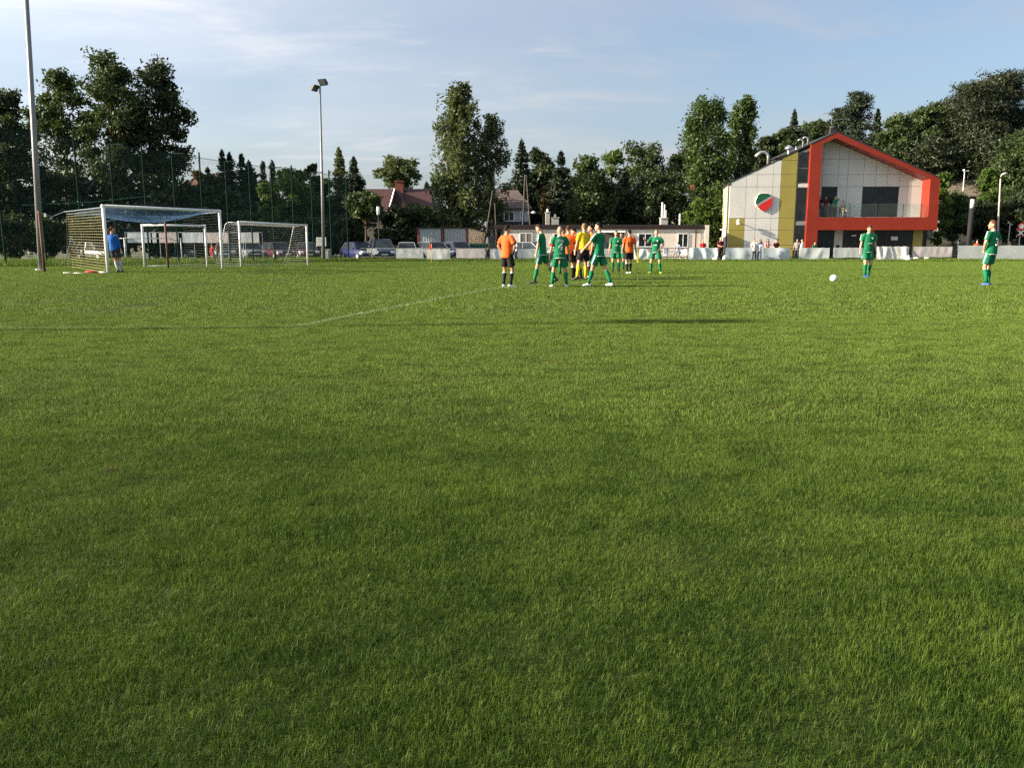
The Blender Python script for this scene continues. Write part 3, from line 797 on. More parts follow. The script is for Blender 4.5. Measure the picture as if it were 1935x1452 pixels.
def hwin(o, u0, u1, v0, v1, Y, n=2, fm=WPAINT):
    a = at(u0, v0, Y); b2 = at(u1, v1, Y); e = .08
    f = MB(); f.box(a.x - e, b2.x + e, Y - .06, Y - .003, b2.z - e, a.z + e); w = f.build('window', fm, o)
    for k in range(n):
        x0 = a.x + (b2.x - a.x) * k / n + e / 2; x1 = a.x + (b2.x - a.x) * (k + 1) / n - e / 2
        p = MB(); p.box(x0, x1, Y - .075, Y - .062, b2.z + .02, a.z - .02); p.build('pane', GLASS, w)
hwin(ho, 953, 971, 401, 417, 84); hwin(ho, 937, 947, 438, 462, 84, 1); hwin(ho, 984, 987, 402, 412, 84, 1)
a = at(940, 419, 82.9); b2 = at(1003, 419, 82.9)
mb = MB(); mb.box(a.x, b2.x, 82.6, 83.99, a.z - .2, a.z); mb.build('canopy', ROOFD, ho)
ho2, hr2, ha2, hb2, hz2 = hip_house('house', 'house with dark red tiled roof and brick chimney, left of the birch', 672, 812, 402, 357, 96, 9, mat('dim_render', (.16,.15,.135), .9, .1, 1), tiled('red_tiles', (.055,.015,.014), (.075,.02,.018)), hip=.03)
c0 = at(747, 344, 100); c1 = at(763, 362, 100)
mb = MB(); mb.box(c0.x, c1.x, 99.6, 100.6, c1.z - .8, c0.z); mb.box(c0.x - .08, c1.x + .08, 99.5, 100.7, c0.z + .001, c0.z + .12); mb.build('chimney', BRICK, hr2)
d0 = at(737, 379, 95.2); d1 = at(752, 359.5, 97.5); d2 = at(770, 379, 95.2)
mb = MB(); mb.add([(d0.x, 95.0, d0.z - .8), (d2.x, 95.0, d2.z - .8), (d1.x, 95.0, d1.z), (d0.x, 99.5, d0.z - .8), (d2.x, 99.5, d2.z - .8), (d1.x, 99.5, d1.z)], [(0,1,2), (3,5,4), (0,2,5,3), (1,4,5,2), (0,3,4,1)]); mb.build('dormer', MATS['red_tiles'], ho2)
mb = MB(); mb.chain([(d0.x - .05, 94.95, d0.z - .85), (d1.x, 94.95, d1.z + .03)], .1, 4); mb.build('barge_board', WPAINT, ho2)
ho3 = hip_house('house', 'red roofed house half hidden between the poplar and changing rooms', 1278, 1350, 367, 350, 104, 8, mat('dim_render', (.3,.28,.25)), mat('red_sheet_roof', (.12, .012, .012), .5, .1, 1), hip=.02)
c0 = at(1306, 348, 104); c1 = at(1311.5, 360, 104); mb = MB(); mb.box(c0.x, c1.x, 103.4, 104, c1.z - .6, c0.z); mb.build('chimney', BRICK, ho3[1])
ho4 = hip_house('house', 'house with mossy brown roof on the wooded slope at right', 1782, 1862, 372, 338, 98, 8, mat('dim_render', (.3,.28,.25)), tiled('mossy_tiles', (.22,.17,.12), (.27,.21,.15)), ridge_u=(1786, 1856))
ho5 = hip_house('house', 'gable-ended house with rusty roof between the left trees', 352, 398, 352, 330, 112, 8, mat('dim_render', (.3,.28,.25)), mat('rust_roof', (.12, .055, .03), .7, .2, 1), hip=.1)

# ------------------------------------------------------------------ corrugated garage
GY = 73.0
def corr(name, x0, x1, y0, y1, z0, ztops, m_, parent, rib=.14, dep=.03):
    """ribbed metal sheet from (x0,y0) to (x1,y1)"""
    L = math.hypot(x1 - x0, y1 - y0); n = max(4, int(L / rib) * 2); dx, dy = (x1 - x0) / L, (y1 - y0) / L
    vs = []; fs = []
    for i in range(n + 1):
        s = L * i / n; o_ = dep if (i // 1) % 2 else 0
        px = x0 + dx * s + dy * o_; py = y0 + dy * s - dx * o_; zt = ztops[0] + (ztops[1] - ztops[0]) * i / n
        vs += [(px, py, z0), (px, py, zt), (px + dy * -.05, py + dx * .05, z0), (px + dy * -.05, py + dx * .05, zt)]
    for i in range(n):
        a = 4 * i; fs += [(a, a + 4, a + 5, a + 1), (a + 2, a + 3, a + 7, a + 6), (a + 1, a + 5, a + 7, a + 3)]
    q = MB(); q.add(vs, fs); return q.build(name, m_, parent)
g0 = at(790, 432, GY); g1 = at(836.5, 432, GY); g2 = at(883, 432, GY); g3 = at(918, 440, GY + 5)
gar = wthing('garage', 'grey corrugated metal garage behind the far fence', 'garage', (g0.x, GY, GZ))
GM = mat('garage_sheet', (.27, .31, .315), .6, .08, .6, dirt=.3, dirtcol=(.22,.2,.17)); RB = mat('red_brown_post', (.17, .035, .03), .6, .15, 3)
corr('door_panel', g0.x + .1, g1.x - .14, GY, GY, GZ, (g0.z, g0.z), GM, gar); corr('door_panel', g1.x + .14, g2.x - .1, GY, GY, GZ, (g0.z, g0.z), GM, gar)
corr('side_panel', g2.x + .1, g3.x, GY + .02, GY + 5, GZ, (g0.z, g3.z), mat('garage_side', (.46, .40, .31), .6, .08, .6, dirt=.3), gar, .5, .025)
for x in (g0.x, g1.x, g2.x):
    mb = MB(); mb.box(x - .09, x + .09, GY - .06, GY + .06, GZ, g0.z + .02); mb.build('post', RB, gar)
mb = MB(); mb.hexa([(g0.x - .15, GY - .12, g0.z + .022), (g2.x + .15, GY - .12, g0.z + .022), (g3.x + .1, GY + 5, g3.z + .022), (g0.x - .15, GY + 5, g3.z + .022)],
                   [(g0.x - .15, GY - .12, g0.z + .1), (g2.x + .15, GY - .12, g0.z + .1), (g3.x + .1, GY + 5, g3.z + .1), (g0.x - .15, GY + 5, g3.z + .1)]); mb.build('roof', ROOFD, gar)
# green waste container
c0 = at(888, 460, 69.5); c1 = at(923, 470, 69.5)
cont = wthing('waste_container', 'dark green metal waste container beside the corrugated garage', 'container', (c0.x, 69.5, GZ))
GRN = mat('container_green', (.015, .075, .045), .5, .15, 2, dirt=.25)
mb = MB(); mb.hexa([(c0.x + .1, 69.5, GZ + .1), (c1.x - .1, 69.5, GZ + .1), (c1.x - .1, 71, GZ + .1), (c0.x + .1, 71, GZ + .1)], [(c0.x, 69.4, c0.z - .1), (c1.x, 69.4, c0.z - .1), (c1.x, 71.1, c0.z - .1), (c0.x, 71.1, c0.z - .1)]); mb.build('body', GRN, cont)
mb = MB(); mb.box(c0.x - .04, c1.x + .04, 69.36, 71.14, c0.z - .098, c0.z); mb.build('lid', GRN, cont)
for k in range(5):
    x = c0.x + .2 + (c1.x - c0.x - .4) * k / 4; mb = MB(); mb.box(x - .03, x + .03, 69.3, 69.45, GZ + .15, c0.z - .1); mb.build('rib', GRN, cont)
# ------------------------------------------------------------------ trees
BARK = mat('bark', (.085, .065, .045), .95, .3, 3, .8, 20)
BIRCHB = mat('birch_bark', (.42, .41, .37), .8, .45, 2.5, .3, 20)
F_DARK = foliage('leaf_dark', (.018, .030, .011), (.042, .060, .019), .2)
F_MID = foliage('leaf_mid', (.026, .046, .014), (.058, .088, .024), .24)
F_LITE = foliage('leaf_light', (.045, .085, .014), (.095, .150, .026), .32)
F_BIRCH = foliage('leaf_birch', (.046, .064, .024), (.100, .126, .044), .32)
F_CON = foliage('needle_dark', (.010, .021, .011), (.026, .043, .019), .12)
F_PINE = foliage('needle_pine', (.015, .023, .011), (.036, .045, .018), .10)
F_RUST = foliage('leaf_rust', (.06, .045, .015), (.12, .085, .03), .25)
F_ACAC = foliage('leaf_poplar', (.024, .048, .010), (.060, .100, .018), .24)

def leaf_quads(C, size, rg, droop=0.0, aspect=.55):
    n = len(C)
    a = rg.normal(size=(n, 3)); a[:, 2] = a[:, 2] * (1 - droop) - droop * 1.4
    a /= np.linalg.norm(a, axis=1)[:, None]
    b = rg.normal(size=(n, 3)); b -= a * (a * b).sum(1)[:, None]; b /= np.linalg.norm(b, axis=1)[:, None]
    s = (size * rg.uniform(.6, 1.35, n))[:, None]
    nrm = np.cross(a, b)
    V = np.stack([C - a * s, C + b * s * aspect + nrm * s * .15, C + a * s, C - b * s * aspect + nrm * s * .15], 1)
    return V
def crown_mesh(name, V):
    n = len(V)
    return np_mesh(name, V.reshape(-1, 3), quads=np.arange(n * 4).reshape(n, 4))

def lobes_broad(rg, h, r, base, nl):
    """lobe centres and radii filling an uneven egg"""
    L = []
    hz = (h - base) / 2; cz = base + hz
    nl = int(nl * min(2.2, max(1.0, .75 * hz / r + .3)))
    for i in range(nl):
        best = None
        for _ in range(12):
            d = rg.normal(size=3); d /= np.linalg.norm(d)
            k = rg.uniform(.15, 1.0) ** .6
            rad = r * rg.uniform(.26, .46)
            z = d[2] * k; w = (r - rad * .75) * (1 - .28 * max(0, z) ** 2)
            p = np.array([d[0] * k * w, d[1] * k * w, cz + z * (hz - rad * .6)])
            dist = min([np.linalg.norm((p - q[0])) - .45 * q[1] for q in L], default=9)
            if best is None or dist > best[0]: best = (dist, p, rad)
        L.append((best[1], best[2]))
    for k in range(3):
        L.append((np.array([rg.uniform(-.35, .35) * r, rg.uniform(-.2, .2) * r, h - r * (.34 + .22 * k)]), r * rg.uniform(.30, .36)))
    return L
def broad_tree(rg, h, r, base, leaf, nl=13, dens=1.0, flat=.85):
    L = lobes_broad(rg, h, r, base, nl)
    C = []
    for p, rad in L:
        ncl = int(9 * dens) + 3
        for k in range(ncl):
            d = rg.normal(size=3); d /= np.linalg.norm(d)
            if d[2] < -.4 and rg.random() < .4: d[2] *= -1
            q = p + d * rad * rg.uniform(.3, 1.08) * np.array([1, 1, flat])
            m = int(rg.integers(16, 44) * dens)
            C.append(q + rg.normal(size=(m, 3)) * rad * np.array([.27, .27, .19]))
    C = np.concatenate(C)
    C = C[C[:, 2] > .2]
    t = MB()
    tr = max(.10, h * .014)
    zt = base + (h - base) * .8
    mid = Vector((rg.uniform(-.03, .03) * h, rg.uniform(-.03, .03) * h, zt * .5))
    t.chain([(0, 0, -.2), (0, 0, .3), mid, (mid.x * .6, mid.y * .6, zt)], [tr * 1.35, tr, tr * .7, tr * .2], 8)
    for p, rad in L:
        pv = Vector(p); zs = max(.35 * base + .3, p[2] - (.5 * math.hypot(p[0], p[1]) + .12 * h)); f = min(1, zs / mid.z)
        s0 = Vector((mid.x * f, mid.y * f, min(zs, zt)))
        m1 = s0.lerp(pv, .55) + Vector((0, 0, .02 * h * rg.random()))
        t.chain([s0, m1, pv], [tr * .34, tr * .22, tr * .06], 5)
        for k in range(2):
            d = rg.normal(size=3); e = pv + Vector(d) / np.linalg.norm(d) * rad * .8
            t.chain([m1.lerp(pv, .7), e], [tr * .12, tr * .03], 4)
    return t, leaf_quads(C, leaf, rg)
def spruce_tree(rg, h, r, base, leaf, dens=1.0, ragged=.25):
    C = []; nlev = int(16 + h * 1.1)
    t = MB(); t.chain([(0, 0, -.2), (0, 0, h * .5), (0, 0, h * .985)], [h * .017, h * .011, .015], 7)
    for i in range(nlev):
        f = (i + rg.uniform(-.3, .3)) / nlev; f = min(max(f, 0), .99)
        z = base + (h - base) * f; rr = r * (1 - f) ** .85 * (1 + rg.uniform(-ragged, ragged)) + .12
        nb = max(5, int((8 + 3 * (1 - f)) * dens)); a0 = rg.uniform(0, 6.28)
        for k in range(nb):
            a = a0 + 6.283 * k / nb + rg.uniform(-.25, .25); L = rr * rg.uniform(.7, 1.1)
            m = max(12, int(L * 17 * dens)); s = np.sort(rg.uniform(.12, 1, m))
            x = np.cos(a) * L * s; y = np.sin(a) * L * s
            zz_ = z - .30 * L * s + .22 * L * s ** 2.2 + rg.normal(0, .07, m)
            wd = .22 * L * (1 - s * .5)
            x += -np.sin(a) * rg.normal(0, 1, m) * wd; y += np.cos(a) * rg.normal(0, 1, m) * wd
            zz_ -= np.abs(rg.normal(0, .10, m))
            C.append(np.stack([x, y, zz_], 1))
            t.chain([(0, 0, z), (math.cos(a) * L * .9, math.sin(a) * L * .9, z - .13 * L)], [.03 + .004 * h * (1 - f), .008], 4)
    C.append(np.stack([rg.normal(0, .05, 24), rg.normal(0, .05, 24), h - np.abs(rg.normal(0, .35, 24))], 1))
    C = np.concatenate(C)
    return t, leaf_quads(C, leaf, rg, .35, .38)
def pine_tree(rg, h, r, base, leaf, nl=12, dens=1.0):
    t = MB(); tr = h * .015
    bend = Vector((rg.uniform(-.04, .04) * h, 0, h * .6))
    t.chain([(0, 0, -.2), bend, (bend.x * 1.2, 0, h * .97)], [tr * 1.2, tr * .8, tr * .15], 7)
    C = []
    for i in range(nl):
        f = (i + .5) / nl; z = base + (h - base) * f ** .9
        w = r * (1.0 - .75 * f ** 2) * rg.uniform(.45, 1.0); a = rg.uniform(0, 6.28)
        for sgn in (0, 2.1, 4.2):
            aa = a + sgn + rg.uniform(-.5, .5); ww = w * rg.uniform(.55, 1.1)
            p = np.array([bend.x + math.cos(aa) * ww, math.sin(aa) * ww, z + rg.uniform(-.03, .03) * h])
            t.chain([(bend.x * min(1, z / bend.z), 0, z - .06 * h), (p[0] * .6, p[1] * .6, z - .01 * h), tuple(p)], [tr * .3, tr * .2, tr * .06], 4)
            for c_ in range(int(5 * dens) + 1):
                q = p + rg.normal(size=3) * np.array([.34, .34, .10]) * r * .75
                m = int(34 * dens); C.append(q + rg.normal(size=(m, 3)) * np.array([.17, .17, .075]) * r)
    m = 60; C.append(np.array([bend.x * 1.2, 0, h - .05 * h]) + rg.normal(size=(m, 3)) * np.array([.16, .16, .12]) * r)
    return t, leaf_quads(np.concatenate(C), leaf, rg, 0, .35)
def birch_tree(rg, h, r, base, leaf, dens=1.0):
    t = MB(); tr = h * .012
    t.chain([(0, 0, -.2), (.02 * h, 0, h * .4), (-.01 * h, 0, h * .75), (0, 0, h * .97)], [tr * 1.2, tr * .85, tr * .4, .02], 7)
    C = []
    nb = int(46 * dens)
    for i in range(nb):
        f = ((i + rg.random()) / nb); z = base + (h - base) * f
        prof = r * (1 - f ** 3.0 * .80) * (.55 + .45 * min(1, f * 3.2)) * rg.uniform(.6, 1.1)
        a = rg.uniform(0, 6.28); rise = (h - base) * .05 * (1 - f)
        p0 = Vector((0, 0, z - .07 * h)); p1 = Vector((math.cos(a) * prof * .55, math.sin(a) * prof * .55, z + rise)); p2 = Vector((math.cos(a) * prof, math.sin(a) * prof, z + rise * .4))
        t.chain([p0, p1, p2], [tr * .3, tr * .16, .015], 4)
        ns = int(9 * dens) + 2
        for k in range(ns):
            s = rg.uniform(.2, 1.05); st = (p0.lerp(p1, s / .55) if s < .55 else p1.lerp(p2, (s - .55) / .45))
            st = st + Vector((rg.normal() * .12 * r, rg.normal() * .12 * r, rg.uniform(0, .35)))
            L = rg.uniform(.5, 1.9) * (h / 16); m = int(rg.integers(10, 22))
            q = rg.uniform(0, 1, m)
            C.append(np.stack([st.x + rg.normal(0, .10, m) + q * rg.normal() * .2, st.y + rg.normal(0, .10, m), st.z - q * L + rg.normal(0, .05, m)], 1))
    return t, leaf_quads(np.concatenate(C), leaf, rg, .45, .5)
def column_tree(rg, h, r, base, leaf, dens=1.0, lean=0):
    """upright dense tree with a rounded, lumpy top"""
    C = []; t = MB(); tr = h * .02
    t.chain([(0, 0, -.2), (0, 0, h * .4), (lean, 0, h * .9)], [tr * 1.2, tr * .8, .05], 7)
    n = int(170 * dens)
    for i in range(n):
        f = (i + rg.random()) / n; z = base + (h - base) * f * .95
        pr = r * math.sin(math.pi * min(1, .16 + f * .78)) ** .5
        a = rg.uniform(0, 6.28); k = rg.uniform(.45, 1.02)
        p = np.array([math.cos(a) * pr * k + lean * f, math.sin(a) * pr * k, z])
        if i % 3 == 0: t.chain([(lean * f, 0, z - .1 * h), tuple(p)], [tr * .22, tr * .05], 4)
        m = int(rg.integers(40, 75)); C.append(p + rg.normal(size=(m, 3)) * np.array([.15, .15, .17]) * r)
    return t, leaf_quads(np.concatenate(C), leaf, rg, .1)

def plant_tree(kind, label, u, vtop, hw, Y, fm, seed, vbase=None, leaf=.16, dens=1.0, group=None, name=None, base=GZ, nl=13, bark=None, cat='tree', **kw):
    rg = np.random.default_rng(seed)
    top = at(u, vtop, Y); h = top.z - base; r = hw / ppm(Y)
    cb = (at(u, vbase, Y).z - base) if vbase else h * .3
    cb = max(.15, cb)
    if kind == 'broad': t, V = broad_tree(rg, h, r, cb, leaf, nl, dens)
    elif kind == 'spruce': t, V = spruce_tree(rg, h, r, cb, leaf, dens, **kw)
    elif kind == 'pine': t, V = pine_tree(rg, h, r, cb, leaf, nl, dens)
    elif kind == 'birch': t, V = birch_tree(rg, h, r, cb, leaf, dens)
    elif kind == 'column': t, V = column_tree(rg, h, r, cb, leaf, dens, **kw)
    nm = name or {'broad': 'broadleaf_tree', 'spruce': 'spruce_tree', 'pine': 'pine_tree', 'birch': 'birch_tree', 'column': 'poplar_tree'}[kind]
    o = thing(nm, label, cat, (top.x, Y, base), 0, group)
    t.build('trunk', bark or BARK, o, True)
    addobj('crown', crown_mesh('crown', V), fm, o)
    return o

# --- left: tall broadleaf trees behind the ball-stop net
plant_tree('broad', 'dark tall tree cut by the left edge of the picture', 2, 166, 62, 70, F_DARK, 1, 420, .15, 1.5, nl=15)
plant_tree('broad', 'tall open-crowned tree directly behind the left floodlight mast', 104, 128, 62, 78, F_MID, 2, 390, .15, 1.25, nl=15)
plant_tree('broad', 'tallest tree at left, above the large goal', 208, 92, 68, 76, F_MID, 3, 400, .16, 1.4, nl=16)
plant_tree('broad', 'tall spreading tree whose right flank meets the open sky', 292, 106, 66, 79, F_DARK, 4, 410, .15, 1.3, nl=16)
# dark undergrowth behind the net
TH = [('at the left edge of the picture', 10, 326, 70, 70), ('behind the left floodlight mast', 85, 330, 66, 72), ('left of the large goal', 158, 318, 66, 74), ('above the left half of the large goal', 232, 314, 66, 75), ('above the right half of the large goal', 306, 326, 62, 75), ('between the large goal and the conifers', 366, 342, 52, 76), ('below the conifer spires', 440, 350, 60, 79), ('above the pale-netted goal', 520, 372, 55, 80), ('left of the slim floodlight mast', 596, 360, 50, 82), ('right of the slim floodlight mast', 648, 365, 46, 82)]
for i, (wh, u, v, hw, Y) in enumerate(TH):
    plant_tree('broad', 'dark thicket tree ' + wh, u, v, hw, Y, F_DARK, 5 + i * 37, 490, .24, .85, 'dark thicket trees behind the ball-stop net', nl=12)
SHR = [('at the far left edge', 15, 400, 60, 67), ('beside the left mast', 88, 405, 58, 68), ('left of the yellow side net', 160, 400, 58, 69), ('behind the goalkeeper', 232, 398, 58, 70), ('behind the middle of the large goal', 305, 398, 58, 71), ('behind the right post of the large goal', 380, 396, 58, 73), ('between the large and pale-netted goals', 450, 400, 56, 74), ('behind the pale-netted goal', 525, 400, 56, 75), ('behind the wine-red hatchback', 592, 402, 50, 76), ('behind the concrete pier', 645, 400, 44, 77)]
for i, (wh, u, v, hw, Y) in enumerate(SHR):
    plant_tree('broad', 'low dark shrub ' + wh, u, v, hw, Y, F_DARK, 75 + i * 11, 494, .22, .75, 'low dark shrubs behind the goals', name='shrub', cat='shrub', nl=11)
for lb, u, v, hw, Y, s_ in [('green tree filling the gap below the leftmost conifer spire', 402, 330, 34, 80, 401), ('green tree right of the short pointed conifer', 482, 326, 32, 83, 402), ('green tree behind the slim floodlight mast', 606, 330, 34, 86, 403), ('loose green tree between the slim mast and the red roof', 672, 335, 30, 92, 404)]:
    plant_tree('broad', lb, u, v, hw, Y, F_MID, s_, 460, .19, 1.0, nl=11)
plant_tree('broad', 'small rusty brown tree right of the tallest left trees', 374, 321, 24, 88, F_RUST, 11, 420, .16, .7, nl=8)
for u, v, hw, s, lb in [(419, 284, 20, 12, 'leftmost pointed dark conifer behind the large goal'), (433, 287, 18, 13, 'second pointed dark conifer from the left behind the large goal'), (456, 291, 22, 14, 'third pointed dark conifer from the left, leaning slightly'), (470, 304, 22, 15, 'short pointed conifer right of the three taller spires')]:
    plant_tree('spruce', lb, u, v, hw * 2.1, 82, F_CON, s, 470, .19, 1.0, 'pointed conifers behind the goals', ragged=.3 + .12 * (s % 4))
plant_tree('spruce', 'dark broad conifer below the pointed spires', 392, 316, 48, 84, F_CON, 16, 475, .19, 1.0, ragged=.4)
plant_tree('spruce', 'slim conifer spire left of the pale green maple', 496, 303, 24, 86, F_CON, 17, 460, .17, 1.0, ragged=.5)
plant_tree('spruce', 'slimmest conifer spire, just above the pale green maple', 514, 303, 24, 88, F_CON, 18, 460, .17, 1.0, ragged=.5)
plant_tree('broad', 'pale green maple behind the smaller netted goal', 555, 314, 46, 78, F_LITE, 19, 440, .17, 1.1, nl=14)
plant_tree('broad', 'small yellowish green tree below the conifer spires', 508, 345, 28, 75, F_LITE, 20, 450, .16, 1.0, nl=9)
plant_tree('broad', 'upright dark shrub left of the slim floodlight mast', 590, 308, 19, 82, F_DARK, 21, 440, .14, .9, nl=8)
plant_tree('spruce', 'feathery light conifer right of the slim floodlight mast', 640, 279, 40, 84, F_BIRCH, 22, 450, .18, 1.2, ragged=.35)
plant_tree('spruce', 'dark stepped spruce right of the feathery conifer', 668, 296, 36, 88, F_CON, 23, 420, .19, 1.1)
plant_tree('broad', 'round-headed tree with bare trunk by the navy car', 688, 360, 42, 72, F_MID, 24, 420, .15, 1.1, nl=12)
plant_tree('broad', 'tree behind the brick chimney of the red roof', 752, 291, 40, 112, F_BIRCH, 25, 365, .20, 1.0, nl=12)
plant_tree('spruce', 'tiny spruce top left of the big birch', 806, 344, 15, 104, F_CON, 26, 395, .15, .8)
plant_tree('broad', 'dark hedge tree under the red roof', 738, 385, 38, 78, F_DARK, 27, 480, .15, 1.2, nl=10)
plant_tree('broad', 'leafy hedge tree left of the corrugated garage', 786, 380, 34, 79, F_MID, 28, 480, .15, 1.2, nl=10)
plant_tree('birch', 'large weeping birch behind the corrugated garage', 868, 158, 62, 81, F_BIRCH, 29, 455, .16, 1.8, bark=BIRCHB)
plant_tree('birch', 'smaller birch stem leaning right of the large birch', 926, 216, 48, 83, F_BIRCH, 30, 430, .15, 1.0, bark=BIRCHB)
plant_tree('spruce', 'tall dark spruce right of the weeping birch', 986, 262, 46, 92, F_CON, 31, 450, .20, 1.2)
plant_tree('broad', 'dark tree between the spruce and the low roof chimneys', 1022, 282, 40, 96, F_DARK, 32, 430, .19, 1.2, nl=12)
plant_tree('spruce', 'broad dark conifer above the left roof chimneys', 1060, 285, 56, 90, F_CON, 33, 450, .20, 1.2, ragged=.4)
plant_tree('broad', 'rounded tree behind the broad conifer', 1104, 289, 46, 100, F_MID, 34, 430, .20, 1.1, nl=12)
plant_tree('broad', 'bushy round tree behind the middle of the low roof', 1122, 320, 54, 82, F_MID, 35, 440, .16, 1.3, nl=15)
plant_tree('spruce', 'dark conifer in the gap between the two bushy round trees', 1180, 318, 50, 86, F_CON, 36, 460, .20, 1.1, ragged=.4)
plant_tree('broad', 'thin-crowned pale ash left of the tall ash', 1158, 280, 32, 104, F_LITE, 37, 350, .17, .7, nl=8)
plant_tree('broad', 'tall airy ash with gaps in its crown', 1220, 261, 58, 100, F_MID, 38, 400, .19, .9, nl=12)
plant_tree('broad', 'bushy dark round tree behind the roof flue pipes', 1238, 330, 60, 83, F_DARK, 39, 440, .16, 1.3, nl=16)
plant_tree('broad', 'dark tree left of the twin poplars', 1292, 283, 48, 108, F_DARK, 40, 430, .2, 1.1, nl=12)
plant_tree('broad', 'green shrub under the red roofed house', 1322, 372, 36, 80, F_LITE, 41, 460, .14, 1.1, name='shrub', cat='shrub', nl=10)
plant_tree('broad', 'yellow-green slim bush right of the leaning utility pole', 1027, 352, 10, 80, F_RUST, 42, 420, .12, .8, name='shrub', cat='shrub', nl=6)
plant_tree('column', 'left and larger of the twin rounded poplars', 1338, 184, 41, 88, F_ACAC, 43, 365, .16, 1.2)
plant_tree('column', 'right and slimmer of the twin rounded poplars', 1399, 178, 27, 92, F_ACAC, 44, 380, .16, 1.0, lean=.6)
plant_tree('column', 'ivy-clad tree standing close to the club house left wall', 1357, 345, 24, 80, F_ACAC, 45, 480, .14, .8)

# --- wooded hill on the right
def hillz(x, y):
    return GZ - .02 + 15 * sst(88, 150, y) * sst(18, 75, x) + 5 * sst(88, 130, y) * sst(0, 30, x)
xs = np.linspace(-5, 220, 60); ys = np.linspace(86, 260, 50)
XX, YY = np.meshgrid(xs, ys); ZZ = np.array([[hillz(x, y) for x in xs] for y in ys])
nx = len(xs); I = (np.arange(len(ys) - 1)[:, None] * nx + np.arange(nx - 1)[None, :]).ravel()
me = np_mesh('hillside', np.stack([XX.ravel(), YY.ravel(), ZZ.ravel() + .03], 1), quads=np.stack([I, I + 1, I + 1 + nx, I + nx], 1))
tag(addobj('hillside', me, mat('forest_floor', (.03, .035, .015), .95, .4, .3, .8, 3)), 'wooded slope behind the club house', None, None, 'structure')
def hill_tree(kind, label, u, v, hw, Y, fm, seed, group=None, **kw):
    X = at(u, v, Y).x
    return plant_tree(kind, label, u, v, hw, Y, fm, seed, base=hillz(X, Y) - .2, group=group, **kw)
hill_tree('spruce', 'spruce spire behind the club house left eave', 1502, 206, 26, 118, F_CON, 50, leaf=.20, dens=1.1)
hill_tree('broad', 'leafy tree directly above the curved roof vent pipe', 1478, 240, 34, 100, F_MID, 51, leaf=.18, dens=1.2)
hill_tree('pine', 'pine left of the tallest ragged pine behind the roof ridge', 1592, 203, 22, 130, F_PINE, 52, leaf=.2)
hill_tree('pine', 'tallest ragged pine above the roof ridge', 1630, 176, 28, 126, F_CON, 53, leaf=.2, dens=1.1)
hill_tree('broad', 'green tree just left of the club house ridge', 1535, 224, 34, 112, F_MID, 54, leaf=.19, dens=1.2)
hill_tree('spruce', 'pointed conifer right of the tallest ragged pine', 1660, 205, 20, 124, F_CON, 55, leaf=.2)
hill_tree('broad', 'broad green tree above the right roof slope', 1700, 214, 46, 108, F_MID, 56, leaf=.2, dens=1.3, nl=16)
hill_tree('broad', 'bright topped tree right of the broad green one', 1752, 192, 44, 114, F_MID, 57, leaf=.2, dens=1.3, nl=16)
hill_tree('pine', 'dark pine over the right corner of the red frame', 1795, 196, 34, 122, F_PINE, 58, leaf=.2, dens=1.2)
hill_tree('pine', 'large brownish pine above the mossy roof', 1848, 160, 54, 112, F_PINE, 59, leaf=.2, dens=1.6, nl=16)
hill_tree('pine', 'highest pine near the right edge of the picture', 1902, 143, 50, 116, F_PINE, 60, leaf=.2, dens=1.6, nl=16)
hill_tree('broad', 'green tree filling the right edge of the picture', 1932, 240, 60, 90, F_MID, 61, leaf=.17, dens=1.5, nl=18, vbase=450)
hill_tree('broad', 'green tree just right of the slimmer poplar', 1452, 258, 36, 100, F_DARK, 62, leaf=.2, dens=1.2, nl=14)
hill_tree('broad', 'dense dark tree behind the short vent pipes', 1505, 236, 40, 108, F_DARK, 63, leaf=.2, dens=1.2, nl=14)
hill_tree('broad', 'dense dark tree left of the roof chimney', 1566, 228, 36, 118, F_DARK, 64, leaf=.2, dens=1.2, nl=14)
rr_ = random.Random(5)
WHERE2 = ['far left of the wooded hill', 'left of the curved vent pipe', 'above the curved vent pipe', 'between the vent pipe and the cowl', 'above the vent cowl', 'above the short vent pipes', 'left of the club house ridge', 'touching the left of the ridge', 'behind the roof chimney', 'right of the roof chimney',
  'under the tallest ragged pine', 'at the top of the right roof slope', 'above the upper right roof slope', 'above the middle of the right roof slope', 'below the middle of the right roof slope', 'above the lower right roof slope', 'above the right corner of the red frame', 'just right of the red frame', 'left of the mossy roof', 'above the left end of the mossy roof',
  'above the middle of the mossy roof', 'above the right end of the mossy roof', 'above the curved street lamp', 'right of the curved street lamp', 'above the level-crossing sign', 'at the right picture edge']
for i in range(26):
    u = 1440 + i * 21 + rr_.uniform(-8, 8); Y = 101 + (i % 3) * 9 + rr_.uniform(-2, 2); v = 262 - max(0, (u - 1640)) * .12 + rr_.uniform(-14, 14) + (2 - i % 3) * 16
    k = 'pine' if i % 2 else 'broad'
    wh = WHERE2[i]
    hill_tree(k, ('dark pine in the hillside wood, ' if k == 'pine' else 'dark leafy tree in the hillside wood, ') + wh, u, v, rr_.uniform(34, 48), Y, F_PINE if k == 'pine' else F_DARK, 200 + i,
              group=('pines filling the wooded hill' if k == 'pine' else 'leafy trees filling the wooded hill'), leaf=.23, dens=.85, nl=12)
plant_tree('broad', 'shrub hugging the right end of the red frame', 1782, 325, 24, 80, F_LITE, 90, 470, .14, 1.1, name='shrub', cat='shrub', nl=9)
plant_tree('broad', 'leafy bush behind the fat bollard lamp', 1808, 362, 42, 82, F_MID, 91, 470, .15, 1.4, name='shrub', cat='shrub', nl=13)
plant_tree('broad', 'bright bush beside the curved street lamp', 1872, 316, 24, 84, F_LITE, 92, 420, .15, 1.2, name='shrub', cat='shrub', nl=9)
